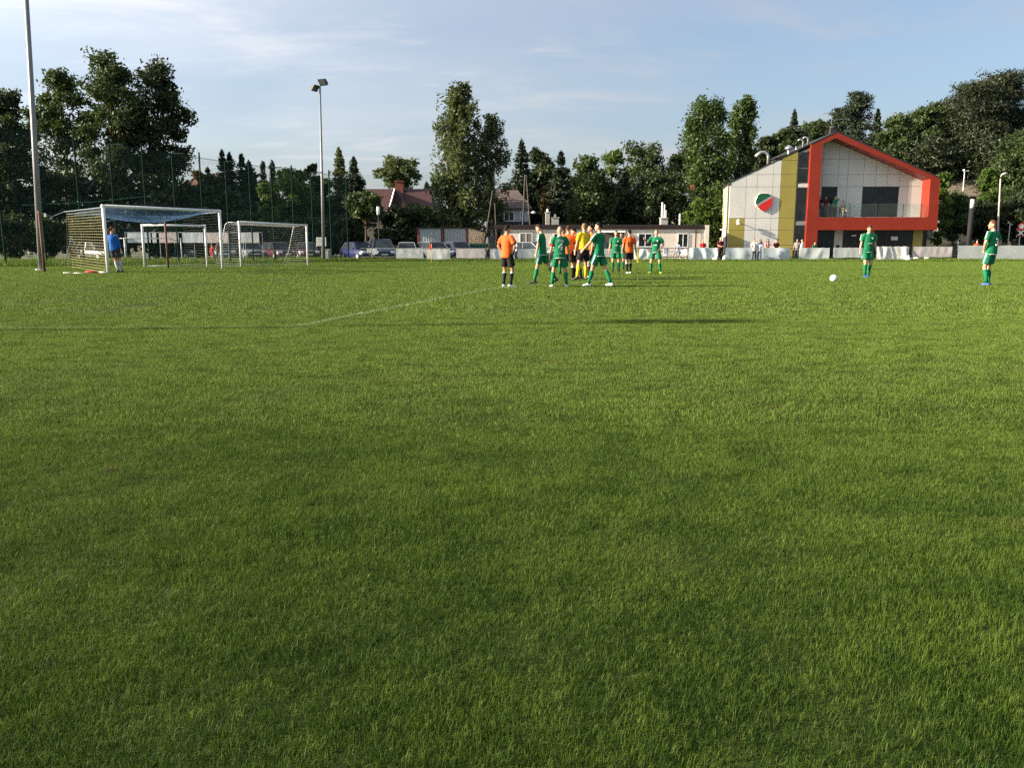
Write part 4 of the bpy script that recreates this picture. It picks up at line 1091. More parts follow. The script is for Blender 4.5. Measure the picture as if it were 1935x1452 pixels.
plant_tree('broad', 'dark bush under the curved street lamp', 1868, 372, 46, 83, F_DARK, 93, 470, .15, 1.4, name='shrub', cat='shrub', nl=13)
plant_tree('broad', 'dark bush behind the level-crossing sign', 1930, 360, 45, 82, F_DARK, 94, 470, .15, 1.4, name='shrub', cat='shrub', nl=13)
HEDGE = [('dark bush behind the left roof chimneys', 1020, 345, 52, 95), ('dark bush behind the gap between the roof chimneys and flue pipes', 1090, 350, 52, 95), ('dark bush behind the middle of the low roof', 1165, 345, 52, 97),
         ('dark bush behind the right part of the low roof', 1282, 345, 50, 98), ('dark bush at the right end of the low roof', 1345, 385, 40, 92), ('dark bush behind the grey house', 945, 350, 52, 98), ('dark bush behind the corrugated garage', 862, 385, 60, 92), ('dark bush right of the red roof', 815, 390, 40, 88)]
for i, (lb, u, v, hw, Y) in enumerate(HEDGE):
    plant_tree('broad', lb, u, v, hw, Y, F_DARK, 300 + i, 480, .25, .75, 'dark hedge bushes behind the low buildings', name='shrub', cat='shrub', nl=12)
# ------------------------------------------------------------------ nets
def net_quad(q, P00, P10, P11, P01, nu, nv, r=.004, sag=0.0):
    """knotted net between four corners: nu x nv cells as thin three-sided cords"""
    P00, P10, P11, P01 = map(Vector, (P00, P10, P11, P01))
    def pt(a, b2):
        p = P00.lerp(P10, a).lerp(P01.lerp(P11, a), b2)
        return p + Vector((0, 0, -sag * math.sin(math.pi * a) * math.sin(math.pi * min(1, b2))))
    m = 6
    for i in range(nu + 1):
        q.chain([pt(i / nu, k / m) for k in range(m + 1)] if sag else [pt(i / nu, 0), pt(i / nu, 1)], r, 3, cap=False)
    for j in range(nv + 1):
        q.chain([pt(k / m, j / nv) for k in range(m + 1)] if sag else [pt(0, j / nv), pt(1, j / nv)], r, 3, cap=False)
NETY = mat('net_yellow', (.34, .30, .13), .7, .15, 3)
NETB = mat('net_blue', (.015, .085, .20), .6, .15, 3)
NETW = mat('net_white', (.30, .30, .28), .7, .1, 3)
NETD = mat('net_black', (.05, .05, .045), .7, .1, 3)
NETG = mat('net_green', (.012, .062, .042), .6, .15, 3)
GPOST = mat('green_post', (.008, .026, .021), .9, .15, 3, spec=.08)
RUST = mat('rusty_pole', (.13, .06, .04), .8, .25, 4)

# ------------------------------------------------------------------ main goal
GL = gnd(205, 516.5); GR_ = gnd(421, 508.5)
GH = 2.48
gdir = Vector((GR_.x - GL.x, GR_.y - GL.y, 0)).normalized(); gback = Vector((-gdir.y, gdir.x, 0))
goal = wthing('large_goal', 'large white goal with yellow side net and sagging blue net', 'goal', (GL + GR_) / 2)
up3 = Vector((0, 0, 1))
for p in (GL, GR_):
    mb = MB(); mb.chain([p - up3 * .05, p + up3 * (GH + .06)], .062, 12); mb.build('goal_post', WPAINT, goal, True)
mb = MB(); mb.chain([GL + up3 * GH - gdir * .06, GR_ + up3 * GH + gdir * .06], .06, 12); mb.build('crossbar', WPAINT, goal, True)
BL = GL + gback * 2.25; BR = GR_ + gback * 2.25
TB = GH * .93
mb = MB(); net_quad(mb, GL + up3 * .02, BL + gback * .1 + up3 * .25, BL - gback * .15 + up3 * TB, GL + up3 * (GH - .05), 18, 22, .0058); mb.build('side_net', NETY, goal)
mb = MB(); net_quad(mb, GR_ + up3 * .02, BR + up3 * .2, BR + up3 * TB, GR_ + up3 * (GH - .05), 17, 20, .0035); mb.build('side_net', NETD, goal)
mb = MB(); net_quad(mb, BL + up3 * .1, BR + up3 * .1, BR + up3 * TB, BL + up3 * TB, 46, 19, .0028); mb.build('back_net', NETD, goal)
mb = MB(); net_quad(mb, GL + up3 * GH + gdir * .1, GR_ + up3 * GH, BR + up3 * TB, BL + up3 * (TB - .1) + gdir * .2, 70, 26, .0052, .42); mb.build('top_net', NETB, goal)
mb = MB(); mb.chain([BL + up3 * TB, BL + gdir * 1.5 + up3 * (TB - .35), BL + gdir * 2.8 + up3 * (TB - .18), BL + gdir * 4.2 + up3 * (TB - .42), BR + up3 * TB], .012, 5)
mb.chain([BL + up3 * TB, GL + up3 * (GH - .04)], .012, 5); mb.chain([BR + up3 * TB, GR_ + up3 * (GH - .04)], .012, 5); mb.build('net_rope', mat('rope_pale_blue', (.30, .38, .45), .8), goal)
# net support poles behind the goal, each planted on its own
pa = gnd(84.5, 515); pb = gnd(318, 507)
for p, zt, lb in ((pa, 2.35, 'rusty net pole beside the left floodlight mast'), (pb, 2.3, 'rusty net pole standing behind the large goal')):
    mb = MB(); mb.chain([p - up3 * .1, p + up3 * zt], .05, 8)
    mb.chain([p + up3 * (zt - .08), p + up3 * (zt - .12) + gdir * .05], .06, 8)
    o = mb.build('net_pole', RUST, None, True); tag(o, lb, 'pole', 'net poles')
mb = MB(); mb.chain([pa + up3 * 2.28, pa.lerp(BL, .5) + up3 * 2.12, BL + up3 * TB], .008, 4); tag(mb.build('guy_rope', mat('rope_pale_blue', (.3,.38,.45))), 'slack rope from the rusty pole to the yellow net corner', 'rope')

# ------------------------------------------------------------------ other goals
def goal2(label, pl, pr, H, depth, netm, rp=.05, topd=.9, cell=.14, netr=.004, stays=True):
    d = Vector((pr.x - pl.x, pr.y - pl.y, 0)).normalized(); bk = Vector((-d.y, d.x, 0))
    g_ = wthing('small_goal', label, 'goal', (pl + pr) / 2, 'training goals')
    for p in (pl, pr):
        q = MB(); q.chain([p - up3 * .03, p + up3 * (H + rp)], rp, 10); q.build('goal_post', WPAINT, g_, True)
    q = MB(); q.chain([pl + up3 * H - d * rp, pr + up3 * H + d * rp], rp, 10); q.build('crossbar', WPAINT, g_, True)
    for p in (pl, pr):
        q = MB(); q.chain([p + up3 * (H - .02), p + bk * (topd * .8) + up3 * (H + .0), p + bk * topd + up3 * (H - .12), p + bk * (depth * .75) + up3 * H * .35, p + bk * depth + up3 * .05], .02, 6); q.build('net_stay', STEEL, g_, True)
    q = MB(); q.chain([pl + bk * depth + up3 * .05, pr + bk * depth + up3 * .05], .02, 6); q.build('base_bar', STEEL, g_, True)
    W = (pr - pl).length; nw = int(W / cell)
    if netm:
        q = MB(); net_quad(q, pl + bk * depth + up3 * .05, pr + bk * depth + up3 * .05, pr + bk * topd + up3 * (H - .1), pl + bk * topd + up3 * (H - .1), nw, 17, netr); q.build('back_net', netm, g_)
        for p in (pl, pr):
            q = MB(); net_quad(q, p + up3 * .03, p + bk * depth + up3 * .06, p + bk * topd + up3 * (H - .1), p + up3 * H, 11, 17, netr); q.build('side_net', netm, g_)
        q = MB(); net_quad(q, pl + up3 * H, pr + up3 * H, pr + bk * topd + up3 * (H - .1), pl + bk * topd + up3 * (H - .1), nw, 6, netr); q.build('top_net', netm, g_)
    return g_
goal2('white goal with pale net, right of the large goal', gnd(456, 504.5), gnd(582, 502.5), 2.12, 1.7, NETW, .052, netr=.0034)
goal2('small white goal seen through the large goal', gnd(274, 506.5), gnd(392, 505.5), 1.92, 1.5, None, .05)

# goal standing behind the ball-stop net
p0 = gnd(238, 494); p1 = gnd(344, 492)
goal2('distant white goal frame behind the green ball-stop net', p0, p1, 1.75, 1.2, None, .045)

# ------------------------------------------------------------------ ball-stop fence
A = Vector((-24.7, 40.7, 0)); B = Vector((-13.0, 66.4, 0))
NP = 14; fh = 6.6
fdir = (B - A).normalized(); fperp = Vector((fdir.y, -fdir.x, 0))
fence = wthing('ball_stop_fence', 'tall green ball-stop net on green posts behind the goals', 'fence', A)
posts = []
for i in range(-1, NP):
    p = A.lerp(B, i / (NP - 1)); p.z = gz(p.x, p.y) - .05; posts.append(p)
for i, p in enumerate(posts):
    q = MB(); hh = fh + .3 if i % 2 else fh
    q.chain([p, p + up3 * hh], .05, 8)
    if i % 2 == 0 and i > 0: q.chain([p + up3 * (fh - .03) - fperp * .05, p + up3 * (fh - .05) + fperp * .95], .028, 6)
    q.build('post', GPOST, fence)
for i in range(len(posts) - 1):
    q = MB(); a, b2 = posts[i], posts[i + 1]
    net_quad(q, a + up3 * .1, b2 + up3 * .1, b2 + up3 * fh, a + up3 * fh, 20, 60, .0048); q.build('net_panel', NETG, fence)
for z in (6.55, 3.15):
    q = MB(); q.chain([p + up3 * z for p in posts], .012, 4); q.build('cable', GPOST, fence)
# pale cable drooping across the net above the large goal
a = at(40, 388, 44); b2 = at(285, 370, 50)
q = MB(); q.chain([a, a.lerp(b2, .5) - up3 * .1, b2], .016, 4); tag(q.build('sagging_cable', mat('rope_green', (.10, .20, .15), .7)), 'pale cable sagging across the ball-stop net above the large goal', 'cable')
# blue A-frame behind the net
p = gnd(125, 495); q = MB(); q.chain([p, p + Vector((.55, 0, 1.9))], .035, 6); q.chain([p + Vector((.55, 0, 1.9)), p + Vector((.9, .8, 0))], .035, 6); q.chain([p + Vector((-1.6, 0, .06)), p + Vector((1.4, 0, .06))], .03, 6)
tag(q.build('blue_frame', mat('blue_metal', (.05, .12, .25), .5), None, True), 'blue tubular frame lying behind the yellow side net', 'frame')

# ------------------------------------------------------------------ floodlight masts
def floodhead(q_parent, P, yaw, m_):
    q = MB(); M = Matrix.Rotation(yaw, 4, 'Z') @ Matrix.Rotation(R(38), 4, 'X')
    def T(v): w = M @ Vector(v); return P + w
    b = [T(v) for v in ((-.32, -.10, -.26), (.32, -.10, -.26), (.32, .10, -.20), (-.32, .10, -.20))]; t_ = [T(v) for v in ((-.32, -.10, .26), (.32, -.10, .26), (.25, .12, .16), (-.25, .12, .16))]
    q.hexa(b, t_); o = q.build('floodlight', m_, q_parent)
    q = MB(); q.hexa([T((x, y, z)) for x, y, z in ((-.28, -.125, -.22), (.28, -.125, -.22), (.28, -.104, -.22), (-.28, -.104, -.22))], [T((x, y, z)) for x, y, z in ((-.28, -.125, .22), (.28, -.125, .22), (.28, -.104, .22), (-.28, -.104, .22))])
    q.build('lamp_glass', glassmat('lamp_glass', (.05, .06, .06), .15), o)
    return o
def mast(label, base, H, r0, r1, heads, topu=None):
    m_ = wthing('floodlight_mast', label, 'floodlight mast', base, 'floodlight masts')
    top = base + up3 * H + (topu or Vector((0, 0, 0)))
    q = MB(); q.chain([base - up3 * .1, base.lerp(top, .4), top], [r0, (r0 * .6 + r1 * .4), r1], 12); q.build('mast', GREYP, m_, True)
    q = MB(); q.chain([base - up3 * .05, base + up3 * .06], r0 * 1.9, 10); q.build('foot_plate', CONC, m_)
    if heads:
        q = MB(); q.chain([top - Vector((.45, 0, .25)), top + Vector((.35, 0, .1))], .04, 6); q.build('cross_arm', DARKM, m_)
        for off, yaw in heads: floodhead(m_, top + Vector(off), yaw, FRAME)
    return m_
mb0 = gnd(79, 511); mt0 = at(50, 0, mb0.y); mk = 13.2 / (mt0.z - mb0.z)
mast('thick grey mast running out of the top left corner', mb0, 13.2, .13, .075, [((-.5, 0, .1), R(60)), ((.5, 0, .1), R(100))], Vector(((mt0.x - mb0.x) * mk, 0, 0)))
b0 = gnd(612, 495); t0 = at(604.5, 160, b0.y)
mast('slim floodlight mast with two lamps rising left of the red roof', b0, t0.z - b0.z, .13, .06, [((-.35, -.1, -.2), R(65)), ((.25, -.1, .2), R(-25))], Vector((t0.x - b0.x, 0, 0)))
# a third mast stands left of the picture; only its long shadow crosses the turf
p = gnd(600, 619); p = Vector((p.x - 29, p.y - 29 * math.tan(SUN_HEAD), 0)); p.z = gz(p.x, p.y)
mast('floodlight mast left of the picture whose shadow crosses the turf', p, 12.6, .13, .07, [((-.6, 0, .1), R(80)), ((.5, 0, .1), R(100))])

# ------------------------------------------------------------------ boundary fence with banners
FY = 64.35
railz = at(1300, 469, FY).z
bf = wthing('boundary_fence', 'low dark tubular rail fence along the far side of the pitch', 'fence', (0, FY, GZ))
x0 = at(682, 470, FY).x; x1 = 46.0
for z in (railz - .02, GZ + .33):
    q = MB(); q.chain([(x0, FY, z), (x1, FY, z)], .028, 6); q.build('rail', DARKM, bf, True)
n = int((x1 - x0) / 2.55)
for i in range(n + 1):
    x = x0 + (x1 - x0) * i / n
    q = MB(); q.chain([(x, FY + .002, GZ - .1), (x, FY + .002, railz + .03)], .032, 6); q.build('post', DARKM, bf, True)
BANM = {}
def banner_mat(nm, c, stripes):
    m, t, b = newmat('banner_' + nm)
    tcn = t.n('ShaderNodeTexCoord'); v = tcn.outputs['Object']
    f = t.noise(v, 1.6, 4, .6); col = t.mix(t.ramp(f, .35, .7), tuple(k * .88 for k in c), c)
    # faded lettering seen from behind: soft rows of grey
    w = t.noise(v, 3.5, 3, .7, (1, 1, 3.2)); col = t.mix(t.ramp(w, .52, .66, 0, stripes), col, tuple(k * .62 for k in c))
    t.l(col, b.inputs['Base Color']); b.inputs['Roughness'].default_value = .6
    tr = t.n('ShaderNodeBsdfTranslucent'); t.l(col, tr.inputs['Color']); mx = t.n('ShaderNodeMixShader'); mx.inputs[0].default_value = .15
    t.l(b.outputs[0], mx.inputs[1]); t.l(tr.outputs[0], mx.inputs[2]); t.l(mx.outputs[0], m.node_tree.nodes['Material Output'].inputs[0])
    BANM[nm] = m
banner_mat('white', (.74, .74, .71), .3); banner_mat('grey', (.64, .68, .66), .5); banner_mat('pink', (.68, .61, .60), .4); banner_mat('plain', (.70, .74, .74), .25); banner_mat('blue', (.64, .72, .76), .3)
def banner(label, u0, u1, v0, v1, mt, seed, folds=.05, Y=None):
    Y = (FY - .045) if Y is None else Y
    a = at(u0, v0, Y); b2 = at(u1, v1, Y); rg = random.Random(seed)
    nx_, nz_ = 26, 12; vs = []; fs = []
    W = b2.x - a.x; H = a.z - max(b2.z, GZ + .03)
    waves = [(rg.uniform(.15, .5), rg.uniform(-.6, .6), rg.uniform(0, 6.28), rg.uniform(.3, 1)) for _ in range(5)]
    for j in range(nz_ + 1):
        for i in range(nx_ + 1):
            s = i / nx_; t_ = j / nz_
            y = 0
            for (wl, sl, ph, am) in waves: y += am * max(0, math.sin((s * W + sl * t_ * H) / wl + ph)) ** 3
            y = y * folds * (.3 + .7 * math.sin(math.pi * min(1, .15 + t_ * .85))) * .5
            hem = .025 * math.sin(s * 9 + seed) * t_ + (.03 * abs(math.sin(s * 14 + seed)) * (1 - t_))
            vs.append((a.x + s * W, Y - y, a.z - t_ * H - hem * (.4 if folds < .04 else 1)))
    k = len(vs); vs += [(p[0], p[1] + .006, p[2]) for p in vs]
    for j in range(nz_):
        for i in range(nx_):
            o_ = j * (nx_ + 1) + i; f = (o_, o_ + nx_ + 1, o_ + nx_ + 2, o_ + 1); fs.append(f); fs.append(tuple(q_ + k for q_ in f[::-1]))
    q = MB(); q.add(vs, fs); o = q.build('banner', BANM[mt], None, True, off=(a.x, Y, GZ)); o.location = (a.x, Y, GZ)
    tag(o, label, 'banner', 'banners tied to the boundary fence')
banner('grey-white banner in front of the silver car, second fence bay from the left', 748, 800, 470, 488, 'grey', 1, .02)
banner('creased white banner behind the red corner flag', 807, 851, 470, 493.5, 'white', 2, .08)
banner('pinkish flat banner below the corrugated garage', 862, 917, 470, 488, 'pink', 3, .02)
banner('white banner left of the first orange player', 926, 972, 470, 493.5, 'white', 4, .08)
banner('long grey banner between the orange player and the player with number four', 978, 1034, 470, 488, 'grey', 5, .02)
banner('banner mostly hidden behind the group of players', 1048, 1100, 470, 490, 'plain', 6, .03)
banner('pinkish banner just right of the tall green player in the group', 1138, 1162, 470, 486, 'pink', 7, .03)
banner('loose pale tarpaulin hanging left of the waving player', 1178, 1224, 470, 494, 'plain', 8, .12)
banner('heavily creased pale tarpaulin right of the bicycle', 1302, 1356, 468, 494.5, 'blue', 9, .14)
banner('long creased tarpaulin with people leaning on it', 1371, 1491, 468, 494.5, 'blue', 10, .12)
banner('wrinkled white banner in front of the red column', 1510, 1566, 468, 493, 'plain', 11, .10)
banner('flat greenish banner left of the lone green player', 1575, 1634, 468, 487, 'grey', 12, .02)
banner('white banner with three sharp folds, right of the lone green player', 1657, 1716, 465.5, 493, 'white', 13, .14)
banner('grey banner above the white bags', 1726, 1798, 466, 486, 'pink', 14, .03)
banner('long grey banner at the right edge behind the player with hands on hips', 1811, 1990, 464, 489.5, 'grey', 15, .03)
for (u0, u1, v0, v1, lb) in ((693, 702, 470, 478, 'small white plate on the fence, left of a pair'), (703, 712.5, 470, 480.5, 'small white plate on the fence, right of a pair')):
    a = at(u0, v0, FY - .06); b2 = at(u1, v1, FY - .06); q = MB(); q.box(a.x, b2.x, FY - .07, FY - .05, b2.z, a.z)
    q.box(a.x + .03, b2.x - .03, FY - .05, FY - .035, a.z - .03, a.z - .01)
    tag(q.build('sign_plate', mat('plate_white', (.55, .56, .55), .5, .1, 8)), lb, 'sign', 'white plates on the fence')

# boards and block by the slim mast
a = at(597, 448.5, 63.5); b2 = at(616.5, 465.5, 63.5)
sg = wthing('notice_board', 'white notice board with grey text rows on the slim mast', 'sign', (a.x, 63.5, GZ))
q = MB(); q.box(a.x, b2.x, 63.5, 63.53, b2.z, a.z); q.build('board', WPAINT, sg)
for k in range(4):
    z = a.z - .12 - k * .16; q = MB(); q.box(a.x + .06, b2.x - .06, 63.49, 63.498, z - .035, z); q.build('text_row', mat('grey_print', (.18,.2,.2), .6, .2, 20), sg)
q = MB(); q.chain([((a.x + b2.x) / 2, 63.56, GZ), ((a.x + b2.x) / 2, 63.56, a.z)], .03, 6); q.build('pole', STEEL, sg)
a = at(613.5, 471, 63.0); b2 = at(621.5, 495, 63.0)
q = MB(); q.box(a.x, b2.x, 62.9, 63.3, GZ - .05, a.z - .06); q.box(a.x - .02, b2.x + .1, 62.88, 63.6, a.z - .059, a.z); q.box(b2.x + .002, b2.x + .11, 62.95, 63.25, GZ - .05, a.z - .06)
tag(q.build('concrete_post', CONC), 'squat concrete pier standing beside the slim floodlight mast', 'pier')

# corner flag
p = gnd(816, 497); cf = wthing('corner_flag', 'red corner flag on a yellow pole', 'corner flag', p)
q = MB(); q.chain([p - up3 * .05, p + up3 * 1.35], .02, 6); q.build('pole', mat('yellow_pole', (.62, .38, .06), .5, .1), cf)
q = MB(); q.add([p + up3 * 1.34, p + up3 * .98, p + up3 * .92 + Vector((-.10, -.03, 0)), p + up3 * 1.1 + Vector((-.2, .02, 0)), p + up3 * 1.3 + Vector((-.09, .03, 0))], [(0, 1, 2, 3, 4)])
fo = q.build('flag', mat('flag_red', (.52, .02, .025), .7, .1), cf); sm = fo.modifiers.new('thick', 'SOLIDIFY'); sm.thickness = .006

# ------------------------------------------------------------------ lamp posts, poles and signs behind the fence
def tube_lamp(label, u, vtop, vlamp, Y, r, rl):
    b = at(u, 480, Y); top = at(u, vtop, Y); lz = at(u, vlamp, Y).z
    o = wthing('lamp_post', label, 'lamp post', (b.x, Y, GZ), 'cylindrical lamp posts')
    q = MB(); q.chain([(b.x, Y, GZ - .1), (b.x, Y, lz)], r, 10); q.build('post', BLACKM, o, True)
    q = MB(); q.chain([(b.x, Y, lz + .001), (b.x, Y, top.z - .03)], rl, 14); q.build('lamp_tube', mat('opal_tube', (.80, .78, .72), .35, .03), o, True)
    q = MB(); q.chain([(b.x, Y, top.z - .029), (b.x, Y, top.z + .03)], rl * 1.05, 14); q.build('cap', BLACKM, o)
tube_lamp('slim lamp post with white cylinder in front of the hedge', 717, 390, 406, 69, .055, .13)
tube_lamp('fat dark bollard lamp with white cylinder right of the club house', 1828.5, 376, 393, 71, .20, .16)
def pole2(label, legs, Y, r=.075, lamp=None, cross=None):
    o = wthing('utility_pole', label, 'utility pole', (at(legs[0][0], 470, Y).x, Y, GZ), 'wooden utility poles')
    for (u0, u1, vt) in legs:
        b = at(u0, 470, Y); t_ = at(u1, vt, Y); q = MB(); q.chain([(b.x, Y, GZ - .2), (t_.x, Y, t_.z)], [r, r * .75], 8); q.build('pole', WOOD, o, True)
    if cross:
        t_ = at(*cross, Y); q = MB(); q.box(t_.x - .18, t_.x + .18, Y - .1, Y + .1, t_.z - .45, t_.z + .05); q.build('cross_beam', mat('rust_paint', (.28,.10,.05), .7), o)
    if lamp:
        l_ = at(*lamp, Y); q = MB(); q.chain([(l_.x - .5, Y, l_.z - .05), (l_.x, Y, l_.z)], .03, 5); q.ball((l_.x + .05, Y, l_.z - .03), (.22, .14, .12), 8, 6); q.build('lamp_head', WPAINT, o)
    return o
pole2('A-shaped wooden pole right of the grey house', [(985, 992, 330), (1007, 994, 330)], 78, lamp=(1007, 401))
pole2('leaning wooden pole against the weeping birch', [(911, 931, 360)], 77)
pole2('thin dark pole left of the changing rooms', [(940, 935, 384)], 76, .06)
pole2('A-shaped pole in front of the red roofed house', [(1296, 1308, 350), (1312, 1309.5, 350)], 82, cross=(1308.7, 350), lamp=(1297, 367))
pole2('single pole with small lamp left of the A-shaped pole', [(1277, 1277, 344)], 88, .06, lamp=(1273, 367))
Y = 79; b = at(1885, 470, Y); t_ = at(1890.5, 338, Y)
sl = wthing('street_lamp', 'curved street lamp on a tall grey pole at right', 'street lamp', (b.x, Y, GZ))
q = MB(); q.chain([(b.x, Y, GZ - .1), (t_.x, Y, t_.z)], [.11, .06], 8); q.build('pole', CONC, sl, True)
q = MB(); h_ = at(1898, 328, Y); q.chain([(t_.x, Y, t_.z), (t_.x + .05, Y, t_.z + .35), (h_.x - .1, Y, h_.z)], .03, 6); q.build('arm', STEEL, sl, True)
q = MB(); q.chain([(h_.x - .28, Y, h_.z - .12), (h_.x, Y, h_.z + .02), (h_.x + .28, Y, h_.z + .06)], [(.05, .05), (.12, .07), (.05, .04)], 8); q.build('lamp_head', WPAINT, sl, True)
Y = 94; b = at(1821, 345, Y); q = MB(); q.chain([(b.x, Y, GZ), (b.x, Y, at(0, 322, Y).z)], .05, 6); tz = at(0, 323, Y).z; q.chain([(b.x - .1, Y, tz), (b.x + .45, Y, tz)], .06, 6); q.ball((b.x - .1, Y, tz + .08), .12, 8, 6)
tag(q.build('roof_lamp', WPAINT), 'small pole lamp rising above the mossy roof', 'lamp')
Y = 71; b = at(1367, 470, Y); tz = at(0, 434, Y).z; q = MB(); q.chain([(b.x - .1, Y, GZ), (b.x - .1, Y, tz)], .035, 6); q.chain([(b.x - .35, Y, tz), (b.x + .15, Y, tz + .02)], .05, 6)
tag(q.build('pole_lamp', WPAINT, None, True), 'short white pole lamp by the club house left corner', 'lamp')
# level crossing signs at the right
Y = 72; b = at(1925, 470, Y)
cs = wthing('level_crossing_sign', 'level-crossing sign with red and white cross and red disc', 'sign', (b.x, Y, GZ))
zt = at(0, 421, Y).z
q = MB(); q.chain([(b.x, Y, GZ - .1), (b.x, Y, zt)], .035, 6); q.build('post', STEEL, cs)
zd = at(0, 428, Y).z; q = MB(); q.chain([(b.x, Y - .05, zd), (b.x, Y - .08, zd)], .30, 18); q.build('sign_disc', mat('sign_red', (.55,.03,.03), .45, .1), cs)
q = MB(); q.chain([(b.x, Y - .085, zd), (b.x, Y - .09, zd)], .2, 18); q.build('disc_centre', mat('sign_white', (.65,.64,.6), .5, .1), cs)
zc = at(0, 440, Y).z
for sg_ in (1, -1):
    q = MB(); dx, dz = .36, .30 * sg_; q.hexa([(b.x - dx, Y - .07 - .012 * sg_, zc - dz - .06), (b.x + dx, Y - .07 - .012 * sg_, zc + dz - .06), (b.x + dx, Y - .06 - .012 * sg_, zc + dz - .06), (b.x - dx, Y - .06 - .012 * sg_, zc - dz - .06)],
                  [(b.x - dx, Y - .07 - .012 * sg_, zc - dz + .06), (b.x + dx, Y - .07 - .012 * sg_, zc + dz + .06), (b.x + dx, Y - .06 - .012 * sg_, zc + dz + .06), (b.x - dx, Y - .06 - .012 * sg_, zc - dz + .06)]); bl = q.build('cross_blade', MATS['sign_white'], cs)
    for e in (-1, 1):
        q = MB(); xm = b.x + e * dx * .78; zm = zc + e * dz * .78; q.hexa([(xm - .07, Y - .078 - .012 * sg_, zm - .058 - .058 * sg_ * 0), (xm + .07, Y - .078 - .012 * sg_, zm - .05), (xm + .07, Y - .072 - .012 * sg_, zm - .05), (xm - .07, Y - .072 - .012 * sg_, zm - .058)],
                      [(xm - .07, Y - .078 - .012 * sg_, zm + .05), (xm + .07, Y - .078 - .012 * sg_, zm + .058), (xm + .07, Y - .072 - .012 * sg_, zm + .058), (xm - .07, Y - .072 - .012 * sg_, zm + .05)]); q.build('red_tip', MATS['sign_red'], bl)
b = at(1904, 470, 74); q = MB(); q.chain([(b.x, 74, GZ), (b.x, 74, at(0, 421, 74).z)], .05, 6); q.chain([(b.x, 74, at(0, 425, 74).z), (b.x + .25, 74, at(0, 424, 74).z)], .03, 5)
tag(q.build('grey_pole', STEEL), 'thin grey pole left of the level-crossing sign', 'pole')
# ------------------------------------------------------------------ small things on the grass
def lying(label, cat, nm, u, v, m_, kind):
    p = gnd(u, v); q = MB()
    if kind == 'bottle': q.chain([(-.14, 0, .04), (.06, 0, .04), (.10, 0, .04), (.14, 0, .04)], [.036, .036, .016, .018], 8)
    elif kind == 'towel':
        q.ball((0, 0, .05), (.24, .12, .07), 12, 6, fn=lambda d: 1 + .25 * math.sin(7 * d.x) * math.cos(5 * d.y)); q.ball((.22, .02, .03), (.14, .09, .04), 8, 5)
    elif kind == 'strip': q.box(-.2, .2, -.02, .02, .015, .035); q.chain([(-.2, 0, .025), (.2, 0, .03)], .015, 5)
    elif kind == 'bag':
        q.ball((0, 0, .17), (.26, .2, .2), 12, 8, fn=lambda d: 1 + .12 * math.sin(6 * d.x + 3 * d.z)); q.ball((.02, 0, .4), (.07, .05, .09), 8, 6)
    elif kind == 'glove': q.ball((0, 0, .03), (.09, .06, .03), 8, 5); q.chain([(.06, 0, .04), (.18, .03, .05)], .02, 5)
    o = q.build(nm, m_, None, True, off=(0, 0, 0)); o.location = p; tag(o, label, cat); return o
lying('red towel lying left of the large goal', 'towel', 'towel', 172, 517, mat('towel_red', (.34, .05, .03), .9, .2, 10), 'towel')
lying('white bottle lying by the left goal post', 'bottle', 'water_bottle', 195, 517, WPAINT, 'bottle')
lying('thin white strip on the grass far left of the goal', 'strip', 'plastic_strip', 130, 517, WPAINT, 'strip')
lying('white strip on the grass beside the red towel', 'strip', 'plastic_strip', 150, 517.5, WPAINT, 'strip')
WBAG = mat('white_bag', (.66, .65, .62), .6, .08, 6)
lying('white bag between two banners, left of a row of bags', 'bag', 'bag', 1716, 494, WBAG, 'bag')
lying('white bag under the grey banner, middle of the row', 'bag', 'bag', 1732, 493, WBAG, 'bag')
lying('white bag under the grey banner, right of the row', 'bag', 'bag', 1752, 493, WBAG, 'bag')
lying('white bag left of the man in the maroon shirt', 'bag', 'bag', 1353, 494, WBAG, 'bag')
lying('white bag right of the man in the maroon shirt', 'bag', 'bag', 1369, 494, WBAG, 'bag')
# match ball
p = gnd(1575, 532.5); q = MB(); q.ball((0, 0, .11), .122, 24, 16); bo = q.build('football', None, None, True, off=(0, 0, 0)); bo.location = p
m, t, b_ = newmat('football_skin'); tcn = t.n('ShaderNodeTexCoord'); vo = t.n('ShaderNodeTexVoronoi'); vo.inputs['Scale'].default_value = 9; t.l(tcn.outputs['Object'], vo.inputs['Vector'])
t.l(t.mix(t.ramp(vo.outputs['Distance'], .0, .16, .85, 0), (.74, .73, .68), (.30, .32, .18)), b_.inputs['Base Color']); b_.inputs['Roughness'].default_value = .4; bo.data.materials.append(m)
tag(bo, 'white football lying in front of the lone green player', 'football')
# ------------------------------------------------------------------ bicycle and garden chairs by the changing rooms
Y = 64.9; s_ = ppm(Y); c0 = at(1281, 487, Y); c1 = at(1308, 487, Y)
bk = wthing('bicycle', 'dark bicycle leaning on the fence beside the pale tarpaulin', 'bicycle', (c0.x, Y, GZ))
RUB = mat('rubber', (.015, .015, .015), .8, .1, 5)
rw = .34; wz = GZ + rw
ax = c0.x; bx_ = c0.x + 1.06
for x in (ax, bx_):
    q = MB(); pts = [(x + rw * math.cos(2 * math.pi * k / 20), Y, wz + rw * math.sin(2 * math.pi * k / 20)) for k in range(21)]; q.chain(pts, .024, 6, cap=False); w = q.build('wheel', RUB, bk, True)
    q = MB()
    for k in range(10): q.chain([(x, Y, wz), (x + rw * math.cos(.63 * k), Y, wz + rw * math.sin(.63 * k))], .004, 3, cap=False)
    q.chain([(x, Y - .05, wz), (x, Y + .05, wz)], .03, 6); q.build('spokes', STEEL, w)
FRB = mat('bike_frame', (.02, .03, .05), .35, .1, 4)
